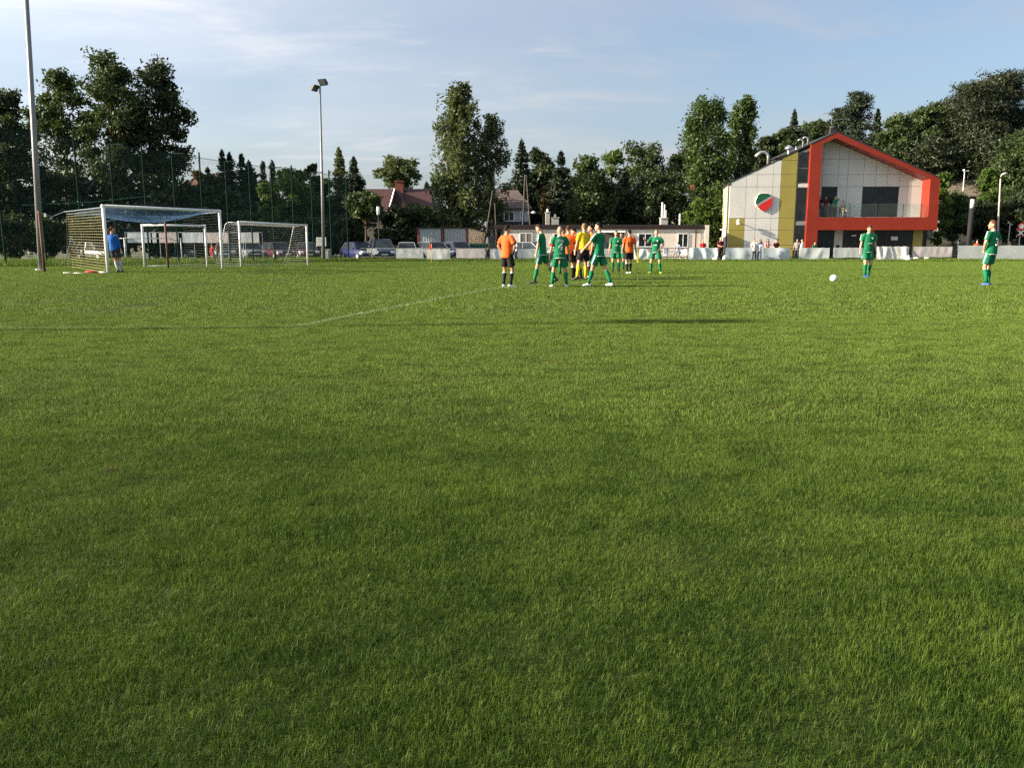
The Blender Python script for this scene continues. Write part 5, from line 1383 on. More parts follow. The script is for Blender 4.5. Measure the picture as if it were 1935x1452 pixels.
q = MB(); bb = (ax + .45, Y, wz - .02); seat = (ax + .32, Y, wz + .48); head = (ax + .86, Y, wz + .50)
for a, b2 in ((seat, bb), (bb, head), (seat, head), ((ax, Y, wz), bb), ((ax, Y, wz), seat)): q.chain([a, b2], .018, 6)
q.build('frame', FRB, bk, True)
q = MB(); q.chain([(bx_, Y, wz), (head[0] + .02, Y, head[2] - .1), (head[0] - .03, Y, head[2] + .15)], .018, 6); q.build('fork', FRB, bk, True)
q = MB(); q.chain([(head[0] + .05, Y - .26, head[2] + .17), (head[0] - .03, Y, head[2] + .17), (head[0] + .05, Y + .26, head[2] + .17)], .014, 6); q.build('handlebar', BLACKM, bk, True)
q = MB(); q.chain([(seat[0] - .14, Y, seat[2] + .1), (seat[0], Y, seat[2] + .11), (seat[0] + .13, Y, seat[2] + .1)], [(.08, .03), (.07, .03), (.025, .02)], 8); q.chain([seat, (seat[0], Y, seat[2] + .1)], .013, 5); q.build('saddle', BLACKM, bk, True)
q = MB(); q.chain([(bb[0], Y - .06, bb[2]), (bb[0] + .1, Y - .08, bb[2] - .14)], .012, 5); q.chain([(bb[0], Y - .02, bb[2]), (bb[0], Y - .03, bb[2])], .09, 12); q.build('crank', STEEL, bk, True)
def garden_chair(u, label, rz):
    p = at(u, 490, 66.6); o = thing('garden_chair', label, 'chair', (p.x, 66.6, GZ), rz, 'white garden chairs')
    q = MB(); q.box(-.25, .25, -.22, .25, .42, .45); q.build('seat', WPAINT, o)
    q = MB(); q.hexa([(-.25, .25, .46), (.25, .25, .46), (.25, .28, .46), (-.25, .28, .46)], [(-.24, .34, .92), (.24, .34, .92), (.24, .37, .92), (-.24, .37, .92)]); q.build('backrest', WPAINT, o)
    for sx in (-1, 1):
        for sy in (-.2, .24):
            q = MB(); q.chain([(sx * .23, sy, .42), (sx * .26, sy * 1.1, 0)], .02, 5); q.build('leg', STEEL, o)
garden_chair(1262, 'white garden chair left of the bicycle', R(15)); garden_chair(1291, 'white garden chair behind the bicycle', R(-20))
q = MB(); p = at(1255, 480, 67.5)
tb = wthing('garden_table', 'narrow dark table in front of the changing rooms', 'table', (p.x, 67.5, GZ))
q.box(p.x - 1.5, p.x + 1.4, 67.2, 67.8, GZ + .68, GZ + .72); q.build('table_top', mat('bench_wood', (.16,.12,.09), .8, .2, 4), tb)
for dx in (-1.4, 1.3):
    for dy in (67.25, 67.75):
        q = MB(); q.box(p.x + dx - .03, p.x + dx + .03, dy - .03, dy + .03, GZ, GZ + .679); q.build('leg', DARKM, tb)
# ------------------------------------------------------------------ cars
def paint(nm, c): return mat('car_paint_' + nm, c, .28, .04, 2, spec=.6, coat=.6)
TYRE = mat('tyre', (.016, .016, .016), .85, .1, 8); RIM = mat('alloy_rim', (.42, .43, .44), .35, .1, 6, metal=.6); CGLASS = glassmat('car_glass', (.02, .026, .03), .05)
HLAMP = mat('headlamp', (.62, .64, .64), .12, .05, 6, spec=.8); PLATE = mat('number_plate', (.62, .62, .58), .5, .06, 20); TRIM = mat('car_trim', (.02, .02, .021), .6, .1, 6)
TAIL = mat('tail_lamp', (.30, .01, .012), .2, .05, 6, spec=.7)
def car(label, u, Y, rz, col, kind='hatch', group='cars parked behind the far fence'):
    """local frame: nose towards -Y"""
    o = thing('parked_car', label, 'car', (at(u, 480, Y).x, Y, GZ), rz, group)
    L = {'hatch': 4.0, 'sedan': 4.5, 'estate': 4.5, 'suv': 4.5}[kind]; W = .87 if kind != 'suv' else .93; rh = {'hatch': 1.47, 'sedan': 1.43, 'estate': 1.48, 'suv': 1.70}[kind]; bh = rh * .60
    h2 = L / 2
    hood = -h2 + 1.05
    secs = [(-h2, .36, .56, .80), (-h2 + .08, .26, .68, .90), (-h2 + .45, .2, bh - .10, .98), (hood, .18, bh - .01, 1.0), (0.2, .18, bh + .02, 1.0), (h2 - .55, .18, bh + .03, 1.0), (h2 - .1, .24, bh, .95), (h2, .36, bh - .22, .86)]
    vs = []; fs = []; n = 10
    for (y, zb, zt, k) in secs:
        w = W * k; zm = (zb + zt) / 2
        vs += [(-w * .86, y, zb), (-w, y, zb + .10), (-w * 1.01, y, zm), (-w * .97, y, zt - .06), (-w * .86, y, zt), (w * .86, y, zt), (w * .97, y, zt - .06), (w * 1.01, y, zm), (w, y, zb + .10), (w * .86, y, zb)]
    for i in range(len(secs) - 1):
        for k in range(n):
            k2 = (k + 1) % n; fs.append((i * n + k, (i + 1) * n + k, (i + 1) * n + k2, i * n + k2))
    fs.append(tuple(range(n))); fs.append(tuple(range((len(secs) - 1) * n, len(secs) * n))[::-1])
    q = MB(); q.add(vs, fs); body = q.build('body', col, o, True)
    # cabin: glass house with a painted roof and pillars
    yr = {'hatch': h2 - .25, 'sedan': h2 - .95, 'estate': h2 - .2, 'suv': h2 - .2}[kind]; yt = {'hatch': h2 - .75, 'sedan': h2 - 1.6, 'estate': h2 - .55, 'suv': h2 - .5}[kind]
    y0, y1, zc = hood - .02, hood + .72, bh - .03
    wb, wt = W * .90, W * .70
    q = MB(); q.hexa([(-wb, y0, zc), (wb, y0, zc), (wb, yr, zc), (-wb, yr, zc)], [(-wt, y1, rh - .05), (wt, y1, rh - .05), (wt, yt, rh - .05), (-wt, yt, rh - .05)]); q.build('windows', CGLASS, o)
    q = MB(); q.hexa([(-wt - .012, y1 - .05, rh - .075), (wt + .012, y1 - .05, rh - .075), (wt + .012, yt + .06, rh - .075), (-wt - .012, yt + .06, rh - .075)], [(-wt * .86, y1 + .12, rh), (wt * .86, y1 + .12, rh), (wt * .86, yt - .12, rh), (-wt * .86, yt - .12, rh)]); q.build('roof', col, o)
    ym = (y1 + yt) / 2
    for sx in (-1, 1):
        q = MB()
        q.chain([(sx * wb, y0, zc), (sx * wt, y1, rh - .05)], .035, 5); q.chain([(sx * (wb + .005), ym, zc), (sx * (wt + .005), ym, rh - .05)], .04, 5); q.chain([(sx * wb, yr, zc), (sx * wt, yt, rh - .05)], .05, 5); q.build('pillar', col, o)
        q = MB(); q.ball((sx * (W + .09), y0 + .28, bh + .07), (.11, .06, .075), 8, 6); q.build('mirror', col, o, True)
        q = MB(); q.hexa([(sx * W * .52, -h2 - .005, .60), (sx * W * .90, -h2 + .06, .60), (sx * W * .95, -h2 + .30, .63), (sx * W * .55, -h2 + .12, .63)], [(sx * W * .52, -h2 + .02, .72), (sx * W * .90, -h2 + .10, .75), (sx * W * .965, -h2 + .36, .78), (sx * W * .55, -h2 + .22, .76)]); q.build('headlight', HLAMP, o)
        q = MB(); q.box(*sorted((sx * W * .62, sx * W * .88)), h2 - .05, h2 + .015, .62, .86); q.build('tail_light', TAIL, o)
        for y in (-h2 + .78, h2 - .78):
            q = MB(); r_ = .315 if kind != 'suv' else .35
            x0_, x1_ = sx * (W - .17), sx * (W + .025); q.chain([(x0_, y, r_), (x0_ + sx * .02, y, r_), (x1_ - sx * .02, y, r_), (x1_, y, r_)], [r_ * .93, r_, r_, r_ * .93], 18); wh = q.build('wheel', TYRE, o, True)
            q = MB(); q.chain([(x1_ - sx * .01, y, r_), (x1_ + sx * .006, y, r_)], [r_ * .64, r_ * .58], 14); q.build('rim', RIM, wh)
    q = MB(); q.box(-W * .48, W * .48, -h2 - .012, -h2 + .1, .58, .70); q.build('grille', TRIM, o)
    q = MB(); q.box(-W * .75, W * .75, -h2 - .008, -h2 + .1, .30, .42); q.build('bumper_intake', TRIM, o)
    q = MB(); q.box(-.26, .26, -h2 - .03, -h2 - .013, .44, .55); q.build('number_plate', PLATE, o)
    q = MB(); q.box(-.26, .26, h2 + .002, h2 + .02, .62, .73); q.build('number_plate', PLATE, o)
    return o
NAVY = paint('navy', (.012, .018, .085)); DBLUE = paint('dark_blue', (.010, .022, .055)); SILV = paint('silver', (.20, .215, .225)); WINE = paint('wine', (.05, .012, .018)); GREYC = paint('grey', (.10, .11, .12)); WHC = paint('white', (.60, .61, .60)); TEAL = paint('teal', (.03, .09, .09)); REDP = paint('red', (.30, .03, .02)); BLK = paint('black', (.012, .013, .015))
car('navy hatchback facing the pitch, left of the small white plates', 680, 68.6, R(38), NAVY, 'hatch')
car('dark blue car facing the pitch, right of the small white plates', 722, 68.4, R(14), DBLUE, 'suv')
car('silver car roof showing above the grey-white banner', 769, 70.0, R(8), SILV, 'hatch')
car('dark car with pale bumper beside the corner flag banner', 820, 68.8, R(30), GREYC, 'estate')
car('dark blue hatchback between the white and pinkish banners', 866, 69.0, R(34), DBLUE, 'hatch')
car('pale grey car behind the long grey banner', 1006, 67.2, R(62), SILV, 'hatch')
car('dark car in front of the changing room window', 984, 68.6, R(70), BLK, 'sedan')
car('grey car with wine-red bonnet seen through the pale goal net', 524, 69.5, R(38), WINE, 'estate')
car('wine-red hatchback right of the pale goal net', 580, 68.5, R(20), WINE, 'hatch')
car('silver hatchback seen through the left of the pale goal net', 474, 70.5, R(30), SILV, 'hatch')
car('teal car between the two goals', 425, 71, R(20), TEAL, 'hatch')
car('teal grey car seen through the large goal', 335, 72, R(75), TEAL, 'estate')
car('black car parked in the porch shade of the changing rooms', 1158, 69.0, R(80), BLK, 'hatch')
car('grey car behind the yellow side net, left of the goalkeeper', 186, 66, R(60), GREYC, 'hatch')
# advertising boards on the far touchline fence seen through the goals
for i, (u0, u1, mt, lb) in enumerate([(240, 285, 'blue', 'pale blue advertising board seen left in the large goal'), (287, 296, 'grey', 'narrow grey board in the middle of the large goal'), (300, 338, 'pink', 'pinkish board seen in the middle of the large goal'), (344, 386, 'blue', 'blue-grey board seen right in the large goal'), (390, 432, 'pink', 'pinkish board behind the right post of the large goal'), (455, 490, 'grey', 'grey board seen left in the pale-netted goal')]):
    banner(lb, u0, u1, 440, 459, mt, 40 + i, .015, 67.0)
    a = at(u0, 459, 67.05); b2 = at(u1, 459, 67.05)
q = MB()
a = at(236, 440, 67.06); b2 = at(495, 440, 67.06)
rb = wthing('board_rail', 'grey tube rail carrying the boards behind the goals', 'fence', (a.x, 67.06, GZ))
q.chain([(a.x, 67.06, a.z + .02), (b2.x, 67.06, b2.z + .02)], .03, 6); q.build('rail', STEEL, rb)
for k in range(9):
    x = a.x + (b2.x - a.x) * k / 8; q = MB(); q.chain([(x, 67.09, GZ - .1), (x, 67.09, a.z + .03)], .03, 6); q.build('post', STEEL, rb)
# ------------------------------------------------------------------ people
def ik(a, b, l1, l2, pole):
    a, b, pole = Vector(a), Vector(b), Vector(pole)
    d = b - a; L = d.length
    if L > (l1 + l2) * .999:
        b = a + d * ((l1 + l2) * .999 / L); d = b - a; L = d.length
    n = d.normalized(); x = (l1 * l1 - l2 * l2 + L * L) / (2 * L); h = math.sqrt(max(0, l1 * l1 - x * x))
    p = pole - n * pole.dot(n)
    if p.length < 1e-5: p = n.orthogonal()
    p.normalize()
    return a + n * x + p * h, b
def cloth(name, c, rough=.75): return mat('cloth_' + name, c, rough, .16, 5, 1.0, 9, spec=.2)
SKIN = mat('skin', (.50, .27, .18), .55, .08, 12, spec=.35); SKIN2 = mat('skin_tan', (.38, .19, .115), .55, .08, 12, spec=.35)
H_BR = mat('hair_brown', (.055, .032, .018), .85, .25, 40, .4, 80, spec=.12); H_DK = mat('hair_dark', (.016, .012, .010), .85, .25, 40, .4, 80, spec=.12); H_BL = mat('hair_blond', (.20, .13, .06), .85, .25, 40, .4, 80, spec=.12); H_RD = mat('hair_red', (.13, .05, .022), .85, .25, 40, .4, 80, spec=.12); H_GR = mat('hair_grey', (.3, .29, .28), .7, .2, 40)
C_GRN = cloth('green', (.006, .150, .062)); C_ORG = cloth('orange', (.68, .105, .018)); C_BLK = cloth('black', (.012, .012, .012)); C_YEL = cloth('yellow', (.72, .50, .015)); C_BLU = cloth('blue', (.012, .10, .36)); C_WHT = cloth('white', (.66, .65, .63)); C_NAVY = cloth('navy', (.012, .02, .05)); C_MAR = cloth('maroon', (.07, .008, .014)); C_GRY = cloth('grey', (.22, .21, .20)); C_RED = cloth('red', (.38, .02, .02)); C_DGR = cloth('dark_grey', (.035, .033, .032)); C_TURQ = cloth('light_blue', (.30, .38, .50)); C_LGR = cloth('pale_socks', (.40, .42, .46)); C_PINK = cloth('rose', (.45, .25, .24))
C_JEAN = cloth('denim', (.03, .05, .11)); C_OLV = cloth('beige', (.25, .22, .17))
B_BLK = mat('boot_black', (.014, .014, .014), .4, .1, 10); B_WHT = mat('boot_white', (.60, .60, .58), .4, .1, 10); B_LIME = mat('boot_lime', (.30, .72, .05), .4, .1, 10); B_BLU = mat('boot_blue', (.03, .08, .25), .4, .1, 10); B_RED = mat('boot_brown', (.14, .045, .03), .5, .1, 10)
LIPS = mat('lips', (.30, .09, .07), .5); EYE = mat('eye_dark', (.02, .015, .012), .3)
def remesh(o, vox, sm=2):
    md = o.modifiers.new('surface', 'REMESH'); md.mode = 'VOXEL'; md.voxel_size = vox; md.use_smooth_shade = True
    if sm:
        s_ = o.modifiers.new('soften', 'SMOOTH'); s_.factor = .5; s_.iterations = sm
    return o
def text_mesh(txt, size, extr):
    cu = bpy.data.curves.new('lettering', 'FONT'); cu.body = txt; cu.size = size; cu.extrude = extr; cu.align_x = 'CENTER'; cu.align_y = 'CENTER'; cu.resolution_u = 2
    ob = bpy.data.objects.new('lettering', cu); COL.objects.link(ob)
    bpy.context.view_layer.update()
    me = bpy.data.meshes.new_from_object(ob)
    bpy.data.objects.remove(ob); bpy.data.curves.remove(cu)
    return me
def person(label, loc, H=1.78, face=0.0, shirt=C_GRN, legs='shorts', shorts=C_GRN, socks=C_GRN, boots=B_BLK, skin=SKIN, hair=H_BR, hairstyle='short',
           feet=((-.13, 0), (.13, 0)), feet_yaw=(0, 0), feet_lift=(0, 0), hands=(None, None), lean=0.0, side=0.0, twist=0.0, head=(0, 0), hip=0.0, sleeve='short', cuff=None, trim=None, number=None, backtext=None, hem=None, sit=False, vox=.0145, group='people', build=1.0, captain=False, elbow=None, curl=.5, belly=0, front=False, stripe=None):
    """local frame: facing +Y, right side +X; face is the heading measured from +Y towards -X (counter-clockwise)"""
    o = thing('person', label, 'person', loc, face, group, H / 1.80)
    U = Vector((math.sin(side), math.sin(lean), math.cos(lean) * math.cos(side))).normalized()
    P = Vector((0, -math.sin(lean) * .05, .978 - hip))
    RT = Vector((math.cos(twist), math.sin(twist), 0)); RT = (RT - U * RT.dot(U)).normalized(); FW = U.cross(RT)
    b_ = build
    def tp(z, f=0, r=0): return P + U * z + FW * f + RT * r
    sh = [tp(.50, 0, s * .185 * b_) for s in (-1, 1)]
    hipj = [P + Vector((s * .095 * b_, 0, -.02)) for s in (-1, 1)]
    ank = []; knee = []
    for i in (0, 1):
        a = Vector((feet[i][0], feet[i][1], .095 + feet_lift[i])); k, a = ik(hipj[i], a, .45, .43, Vector((math.sin(-feet_yaw[i]) * .6 + (.15 if i else -.15), 1, 0)))
        knee.append(k); ank.append(a)
    elb = []; wri = []
    for i in (0, 1):
        s = (-1, 1)[i]; h_ = hands[i]
        if h_ is None: h_ = tp(-.03, .06, s * .29)
        else: h_ = Vector(h_)
        pole = Vector(elbow[i]) if (elbow and elbow[i]) else (-FW * .9 + RT * s * .5)
        e, w = ik(sh[i], h_, .29, .255, pole); elb.append(e); wri.append(w)
    hy, hp = head
    HM = Matrix.Rotation(hy, 3, 'Z') @ Matrix.Rotation(-hp, 3, 'X')
    nk = tp(.565, .0); hc = nk + Vector((0, 0, .06)) + HM @ Vector((0, .025, .105))
    # ---- body: one continuous skin surface
    q = MB()
    if legs == 'shorts' or vox > .015:
        pass
    q.capsule([tp(-.06), tp(.02), tp(.14), tp(.28), tp(.42), tp(.51)], [(.15*b_, .105), (.16*b_, .112), (.14*b_, .10), (.155*b_, .11), (.17*b_, .108), (.12*b_, .08)], 14, tuple(RT))
    q.capsule([tp(.50), nk + Vector((0, 0, .05)), hc - Vector((0, 0, .06))], [.062, .056, .055], 10)
    def headfn(d):
        k = 1.0
        if d.z < 0: k *= 1 + .10 * d.z * (1 - max(0, d.y) * .9)
        if d.y > .3 and d.z < -.25: k *= 1.04
        return k
    q.ball(hc, (.076, .096, .122), 16, 12, HM, headfn)
    q.capsule([hc + HM @ Vector((0, .085, .012)), hc + HM @ Vector((0, .112, -.022)), hc + HM @ Vector((0, .10, -.034))], [.010, .015, .012], 6)   # nose
    q.capsule([hc + HM @ Vector((-.02, .082, -.092)), hc + HM @ Vector((.02, .082, -.092))], .022, 6)                                       # chin
    for s in (-1, 1): q.ball(hc + HM @ Vector((s * .078, -.008, -.012)), (.012, .022, .033), 8, 6, HM)                                      # ears
    for i in (0, 1):
        s = (-1, 1)[i]
        q.capsule([sh[i], sh[i].lerp(elb[i], .45), elb[i]], [.048, .050, .042], 10)
        q.capsule([elb[i], elb[i].lerp(wri[i], .3), wri[i]], [.042, .043, .028], 10)
        d = (wri[i] - elb[i]).normalized()
        # palm and five fingers
        inw = (-RT * s) - d * (-RT * s).dot(d); inw = inw.normalized() if inw.length > 1e-4 else d.orthogonal().normalized()
        wid = d.cross(inw).normalized()
        pc = wri[i] + d * .05
        q.capsule([wri[i], pc, wri[i] + d * .085], [(.03, .021), (.040, .019), (.040, .017)], 8, tuple(wid))
        for f in range(4):
            off = wid * (-.030 + .020 * f); L_ = (.070, .080, .076, .060)[f]
            k0 = wri[i] + d * .085 + off; k1 = k0 + (d * math.cos(curl * .5) + inw * math.sin(curl * .5)) * L_ * .5; k2 = k1 + (d * math.cos(curl * 1.4) + inw * math.sin(curl * 1.4)) * L_ * .5
            q.capsule([k0, k1, k2], [.0098, .0092, .008], 6)
        th = wid * -1
        k0 = wri[i] + d * .03 + th * .030; k1 = k0 + (d * .75 + th * .6).normalized() * .045 + inw * .012; k2 = k1 + (d * .95 + inw * .3).normalized() * .032
        q.capsule([k0, k1, k2], [.0125, .0115, .0095], 6)
        q.capsule([hipj[i], hipj[i].lerp(knee[i], .45), knee[i]], [.088 * b_, .076 * b_, .054], 12)
        fd = Vector((-math.sin(feet_yaw[i]), math.cos(feet_yaw[i]), 0))
        q.capsule([knee[i], knee[i].lerp(ank[i], .3) - fd * .012, knee[i].lerp(ank[i], .75), ank[i]], [.054, .056, .038, .036], 10)
        tilt = -.5 * min(1, feet_lift[i] / .12)
        q.capsule([ank[i] + Vector((0, 0, -.045)) - fd * .03, ank[i] + fd * .09 + Vector((0, 0, -.055 + tilt * .10))], [(.036, .03), (.036, .024)], 8)
    body = remesh(q.build('body', skin, o), vox)
    for s in (-1, 1):
        e = MB(); e.ball(hc + HM @ Vector((s * .031, .086, .012)), (.013, .008, .007), 8, 6, HM); e.build('eye', EYE, body)
    e = MB(); e.capsule([hc + HM @ Vector((-.020, .092, -.058)), hc + HM @ Vector((0, .096, -.057)), hc + HM @ Vector((.020, .092, -.058))], .006, 6); e.build('mouth', LIPS, body)
    # ---- hair
    if hair is not None:
        q = MB()
        def hf(d):
            lim = .30 + .55 * d.y if hairstyle != 'crop' else .22 + .5 * d.y
            if hairstyle == 'long': lim = -.35 + 1.0 * d.y
            return (1.10 + .03 * math.sin(9 * d.x + 5 * d.y)) if d.z > lim else .90
        q.ball(hc + HM @ Vector((0, -.004, .006)), (.078, .099, .122), 20, 16, HM, hf)
        if hairstyle == 'long':
            bkv = HM @ Vector((0, -1, 0))
            q.capsule([hc + bkv * .06 + Vector((0, 0, .02)), hc + bkv * .085 + Vector((0, 0, -.12)), tp(.40, -.13)], [(.085, .05), (.095, .05), (.085, .03)], 12, tuple(RT))
            for s in (-1, 1): q.capsule([hc + HM @ Vector((s * .075, -.02, .02)), hc + HM @ Vector((s * .088, .0, -.10)), tp(.42, .05, s * .09)], [.03, .033, .022], 8)
        if hairstyle == 'pony':
            bkv = HM @ Vector((0, -1, 0)); q.capsule([hc + bkv * .10 + Vector((0, 0, .05)), hc + bkv * .16, hc + bkv * .13 + Vector((0, 0, -.16))], [.03, .035, .015], 8)
        remesh(q.build('hair', hair, o), max(.013, vox * .8), 1)
    # ---- shirt
    if shirt is not None:
        q = MB()
        bel = .02 * belly
        long_ = -.10 if hem is None else hem
        q.chain([tp(long_), tp(long_ + .04), tp(.05, bel), tp(.16, bel), tp(.30, .004), tp(.42), tp(.495), tp(.545), tp(.575)],
                [(.178*b_, .135 + bel), (.185*b_, .14 + bel), (.180*b_, .138 + bel), (.172*b_, .132 + bel), (.185*b_, .138), (.192*b_, .132), (.165*b_, .105), (.09, .075), (.066, .064)], 18, tuple(RT))
        for i in (0, 1):
            if sleeve == 'short':
                ee = sh[i].lerp(elb[i], .74); q.capsule([sh[i] - RT * ((-1, 1)[i]) * .03 + U * .0, sh[i].lerp(elb[i], .3)], [.076, .074], 10); q.chain([sh[i].lerp(elb[i], .15), sh[i].lerp(elb[i], .5), ee], [.075, .074, .074], 12)
            elif sleeve == 'long':
                q.capsule([sh[i] - RT * ((-1, 1)[i]) * .03, sh[i].lerp(elb[i], .5), elb[i]], [.070, .064, .058], 12); q.chain([elb[i], elb[i].lerp(wri[i], .5), elb[i].lerp(wri[i], .97)], [.058, .052, .042], 12)
        so = remesh(q.build('shirt', shirt, o), max(.017, vox), 3)
        if cuff:
            for i in (0, 1):
                k0 = sh[i].lerp(elb[i], .70); k1 = sh[i].lerp(elb[i], .765); e = MB(); e.chain([k0, k1], [.079, .079], 14); e.build('sleeve_cuff', cuff, so, True)
        if trim:
            e = MB(); e.chain([tp(.565), tp(.585)], [(.072, .070), (.066, .064)], 14, tuple(RT)); e.build('collar', trim, so, True)
            e = MB(); e.chain([tp(long_ + .005), tp(long_ + .022)], [(.187*b_, .144 + bel), (.188*b_, .145 + bel)], 18, tuple(RT)); e.build('hem_band', trim, so, True)
            for i in (0, 1):
                s = (-1, 1)[i]; sd = (elb[i] - sh[i]).normalized(); outv = (U * .35 + RT * s); outv = (outv - sd * outv.dot(sd)).normalized()
                e = MB(); e.chain([tp(.525, 0, s * .10) + U * .022, sh[i] + outv * .088 + U * .01, sh[i].lerp(elb[i], .4) + outv * .082, sh[i].lerp(elb[i], .70) + outv * .079], [(.018, .005)] * 4, 6, tuple(FW)); e.build('shoulder_stripe', trim, so, True)
            if front:
                e = MB(); e.box(-.07, .07, -.008, .008, -.011, .011); w = e.build('chest_lettering', C_WHT, so); w.location = tp(.22, .142); w.rotation_euler = (0, 0, twist)
                e = MB(); e.prism([(-.025, 0, .03), (.025, 0, .03), (.025, 0, -.01), (0, 0, -.035), (-.025, 0, -.01)], (0, .012, 0)); w = e.build('badge', C_WHT, so); w.location = tp(.40, .128, -.08)
        def on_back(txt, z, size, m_, nm):
            me = text_mesh(txt, size, .012); w = addobj(nm, me, m_, so)
            B3 = Matrix((RT, U, -FW)).transposed()
            w.matrix_local = Matrix.Translation(tp(z, -.141)) @ B3.to_4x4()
        if number: on_back(number[0], .24, .30, number[1], 'shirt_number')
        if backtext:
            e = MB(); 
            for k, wd in ((.445, .085), (.40, .10)):
                for c in range(6): e.box(-wd + c * wd / 3 + .006, -wd + (c + 1) * wd / 3 - .006, -.006, .006, k - .013, k + .013)
            w = e.build('name_lettering', backtext, so); B3 = Matrix((RT, FW, U)).transposed(); w.matrix_local = Matrix.Translation(tp(0, -.139)) @ B3.to_4x4()
            e = MB(); e.box(-.10, .04, -.006, .006, -.011, .011); w = e.build('sponsor_lettering', backtext, so); w.matrix_local = Matrix.Translation(tp(.05, -.142)) @ B3.to_4x4()
        if captain:
            e = MB(); k0 = sh[0].lerp(elb[0], .60); k1 = sh[0].lerp(elb[0], .82); e.chain([k0, k1], [.081, .079], 14); e.build('captain_armband', C_RED, so, True)
    # ---- shorts or trousers
    q = MB()
    if legs == 'shorts':
        q.chain([tp(.06), tp(0), tp(-.08), tp(-.13)], [(.158*b_, .118), (.172*b_, .13), (.175*b_, .128), (.14*b_, .10)], 16, tuple(RT))
        for i in (0, 1):
            e = hipj[i].lerp(knee[i], .74); mid = hipj[i].lerp(knee[i], .35)
            q.chain([hipj[i] + Vector((0, 0, .03)), mid, e], [.098*b_, .108*b_, .116*b_], 14)
        so2 = remesh(q.build('shorts', shorts, o), max(.017, vox), 2)
        if stripe:
            for i in (0, 1):
                s = (-1, 1)[i]; mid = hipj[i].lerp(knee[i], .35); e_ = hipj[i].lerp(knee[i], .73)
                e = MB(); e.chain([hipj[i] + RT * s * .085 * b_ + U * .03, mid + RT * s * .110 * b_, e_ + RT * s * .117 * b_], [(.006, .03)] * 3, 6, tuple(RT)); e.build('side_stripe', stripe, so2, True)
    elif legs in ('trousers', 'jeans'):
        q.chain([tp(.06), tp(0), tp(-.08), tp(-.13)], [(.158*b_, .118), (.17*b_, .125), (.165*b_, .122), (.13*b_, .10)], 16, tuple(RT))
        for i in (0, 1):
            q.capsule([hipj[i] + Vector((0, 0, .02)), hipj[i].lerp(knee[i], .45), knee[i]], [.096*b_, .085*b_, .066], 12)
            q.chain([knee[i], knee[i].lerp(ank[i], .4), ank[i] + Vector((0, 0, -.01))], [.066, .062, .052], 12)
        remesh(q.build('trousers', shorts, o), max(.017, vox), 2)
    # ---- socks and boots
    for i in (0, 1):
        fd = Vector((-math.sin(feet_yaw[i]), math.cos(feet_yaw[i]), 0))
        if socks is not None:
            q = MB(); q.chain([knee[i].lerp(ank[i], .12), knee[i].lerp(ank[i], .2), knee[i].lerp(ank[i], .36) - fd * .014, knee[i].lerp(ank[i], .75), ank[i] - Vector((0, 0, .01))], [.058, .061, .066, .047, .044], 14); sk = q.build('sock', socks, o, True)
            if socks is C_BLK:
                q = MB(); q.chain([knee[i].lerp(ank[i], .15), knee[i].lerp(ank[i], .22)], [.062, .064], 14); q.build('sock_band', C_WHT, sk, True)
        lf = feet_lift[i]; tz = -.9 * min(1, lf / .12) if lf else 0
        dirv = Vector((fd.x, fd.y, tz)).normalized(); upv = Vector((0, 0, 1)) - dirv * dirv.z; sdv = dirv.cross(Vector((0, 0, 1))).normalized()
        c0 = ank[i] + Vector((0, 0, -.045))
        q = MB(); q.capsule([c0 - dirv * .055 + upv * .0, c0 + dirv * .03 + upv * .006, c0 + dirv * .12 - upv * .012, c0 + dirv * .175 - upv * .022], [(.036, .046), (.042, .050), (.046, .034), (.036, .024)], 12, tuple(sdv))
        q.chain([ank[i] + Vector((0, 0, .01)), ank[i] + Vector((0, 0, -.04))], [.045, .043], 12)
        remesh(q.build('boot', boots, o), max(.014, vox * .8), 1)
    return o
# heading helper: 0 faces away from the camera (+Y), 180 faces it, 90 faces left (-X), -90 faces right
def D(a): return R(a)
TEAM_G = 'players in green'; TEAM_O = 'players in orange'
green = dict(shirt=C_GRN, shorts=C_GRN, socks=C_GRN, trim=C_WHT, group=TEAM_G, stripe=C_TURQ)
orange = dict(shirt=C_ORG, shorts=C_BLK, socks=C_BLK, cuff=C_BLK, group=TEAM_O)
def pl(u, v): p = gnd(u, v); p.z -= .012; return p
def hgt(p, v_top): return at(0, v_top, p.y).z - p.z

p = pl(958, 543); person('orange player at the left of the group, hands on hips', p, hgt(p, 430) * 1.02, D(-38), boots=B_WHT, hair=H_DK, hairstyle='crop', head=(D(-12), 0),
   feet=((-.11, -.02), (.12, .02)), feet_yaw=(D(25), D(-35)), hands=((-.17, .06, 1.02), (.17, .10, 1.02)), elbow=((-1, -.5, 0), (1, -.5, 0)), curl=.9, skin=SKIN2, **orange)
p = pl(1024, 537); person('green player walking left with his head bowed', p, hgt(p, 428) * 1.03, D(72), hair=H_BR, head=(0, .45), boots=B_BLK, lean=.07,
   feet=((-.09, .22), (.10, -.42)), feet_lift=(0, .06), hands=((-.26, .12, .86), (.24, .10, .82)), front=True, **green)
p = pl(1057, 543); person('bald green player number 4 seen from behind with red armband', p, hgt(p, 431) * 1.01, D(8), hair=None, boots=B_WHT, number=('4', C_WHT), backtext=C_WHT, captain=True, build=1.03, feet=((-.24, -.03), (.23, .03)), feet_yaw=(D(8), D(-35)), hands=((-.32, .05, .82), (.33, .06, .84)), **green)
p = pl(1064, 519); person('green player almost hidden behind the bald player', p, hgt(p, 435), D(150), hair=H_DK, boots=B_BLK, **green)
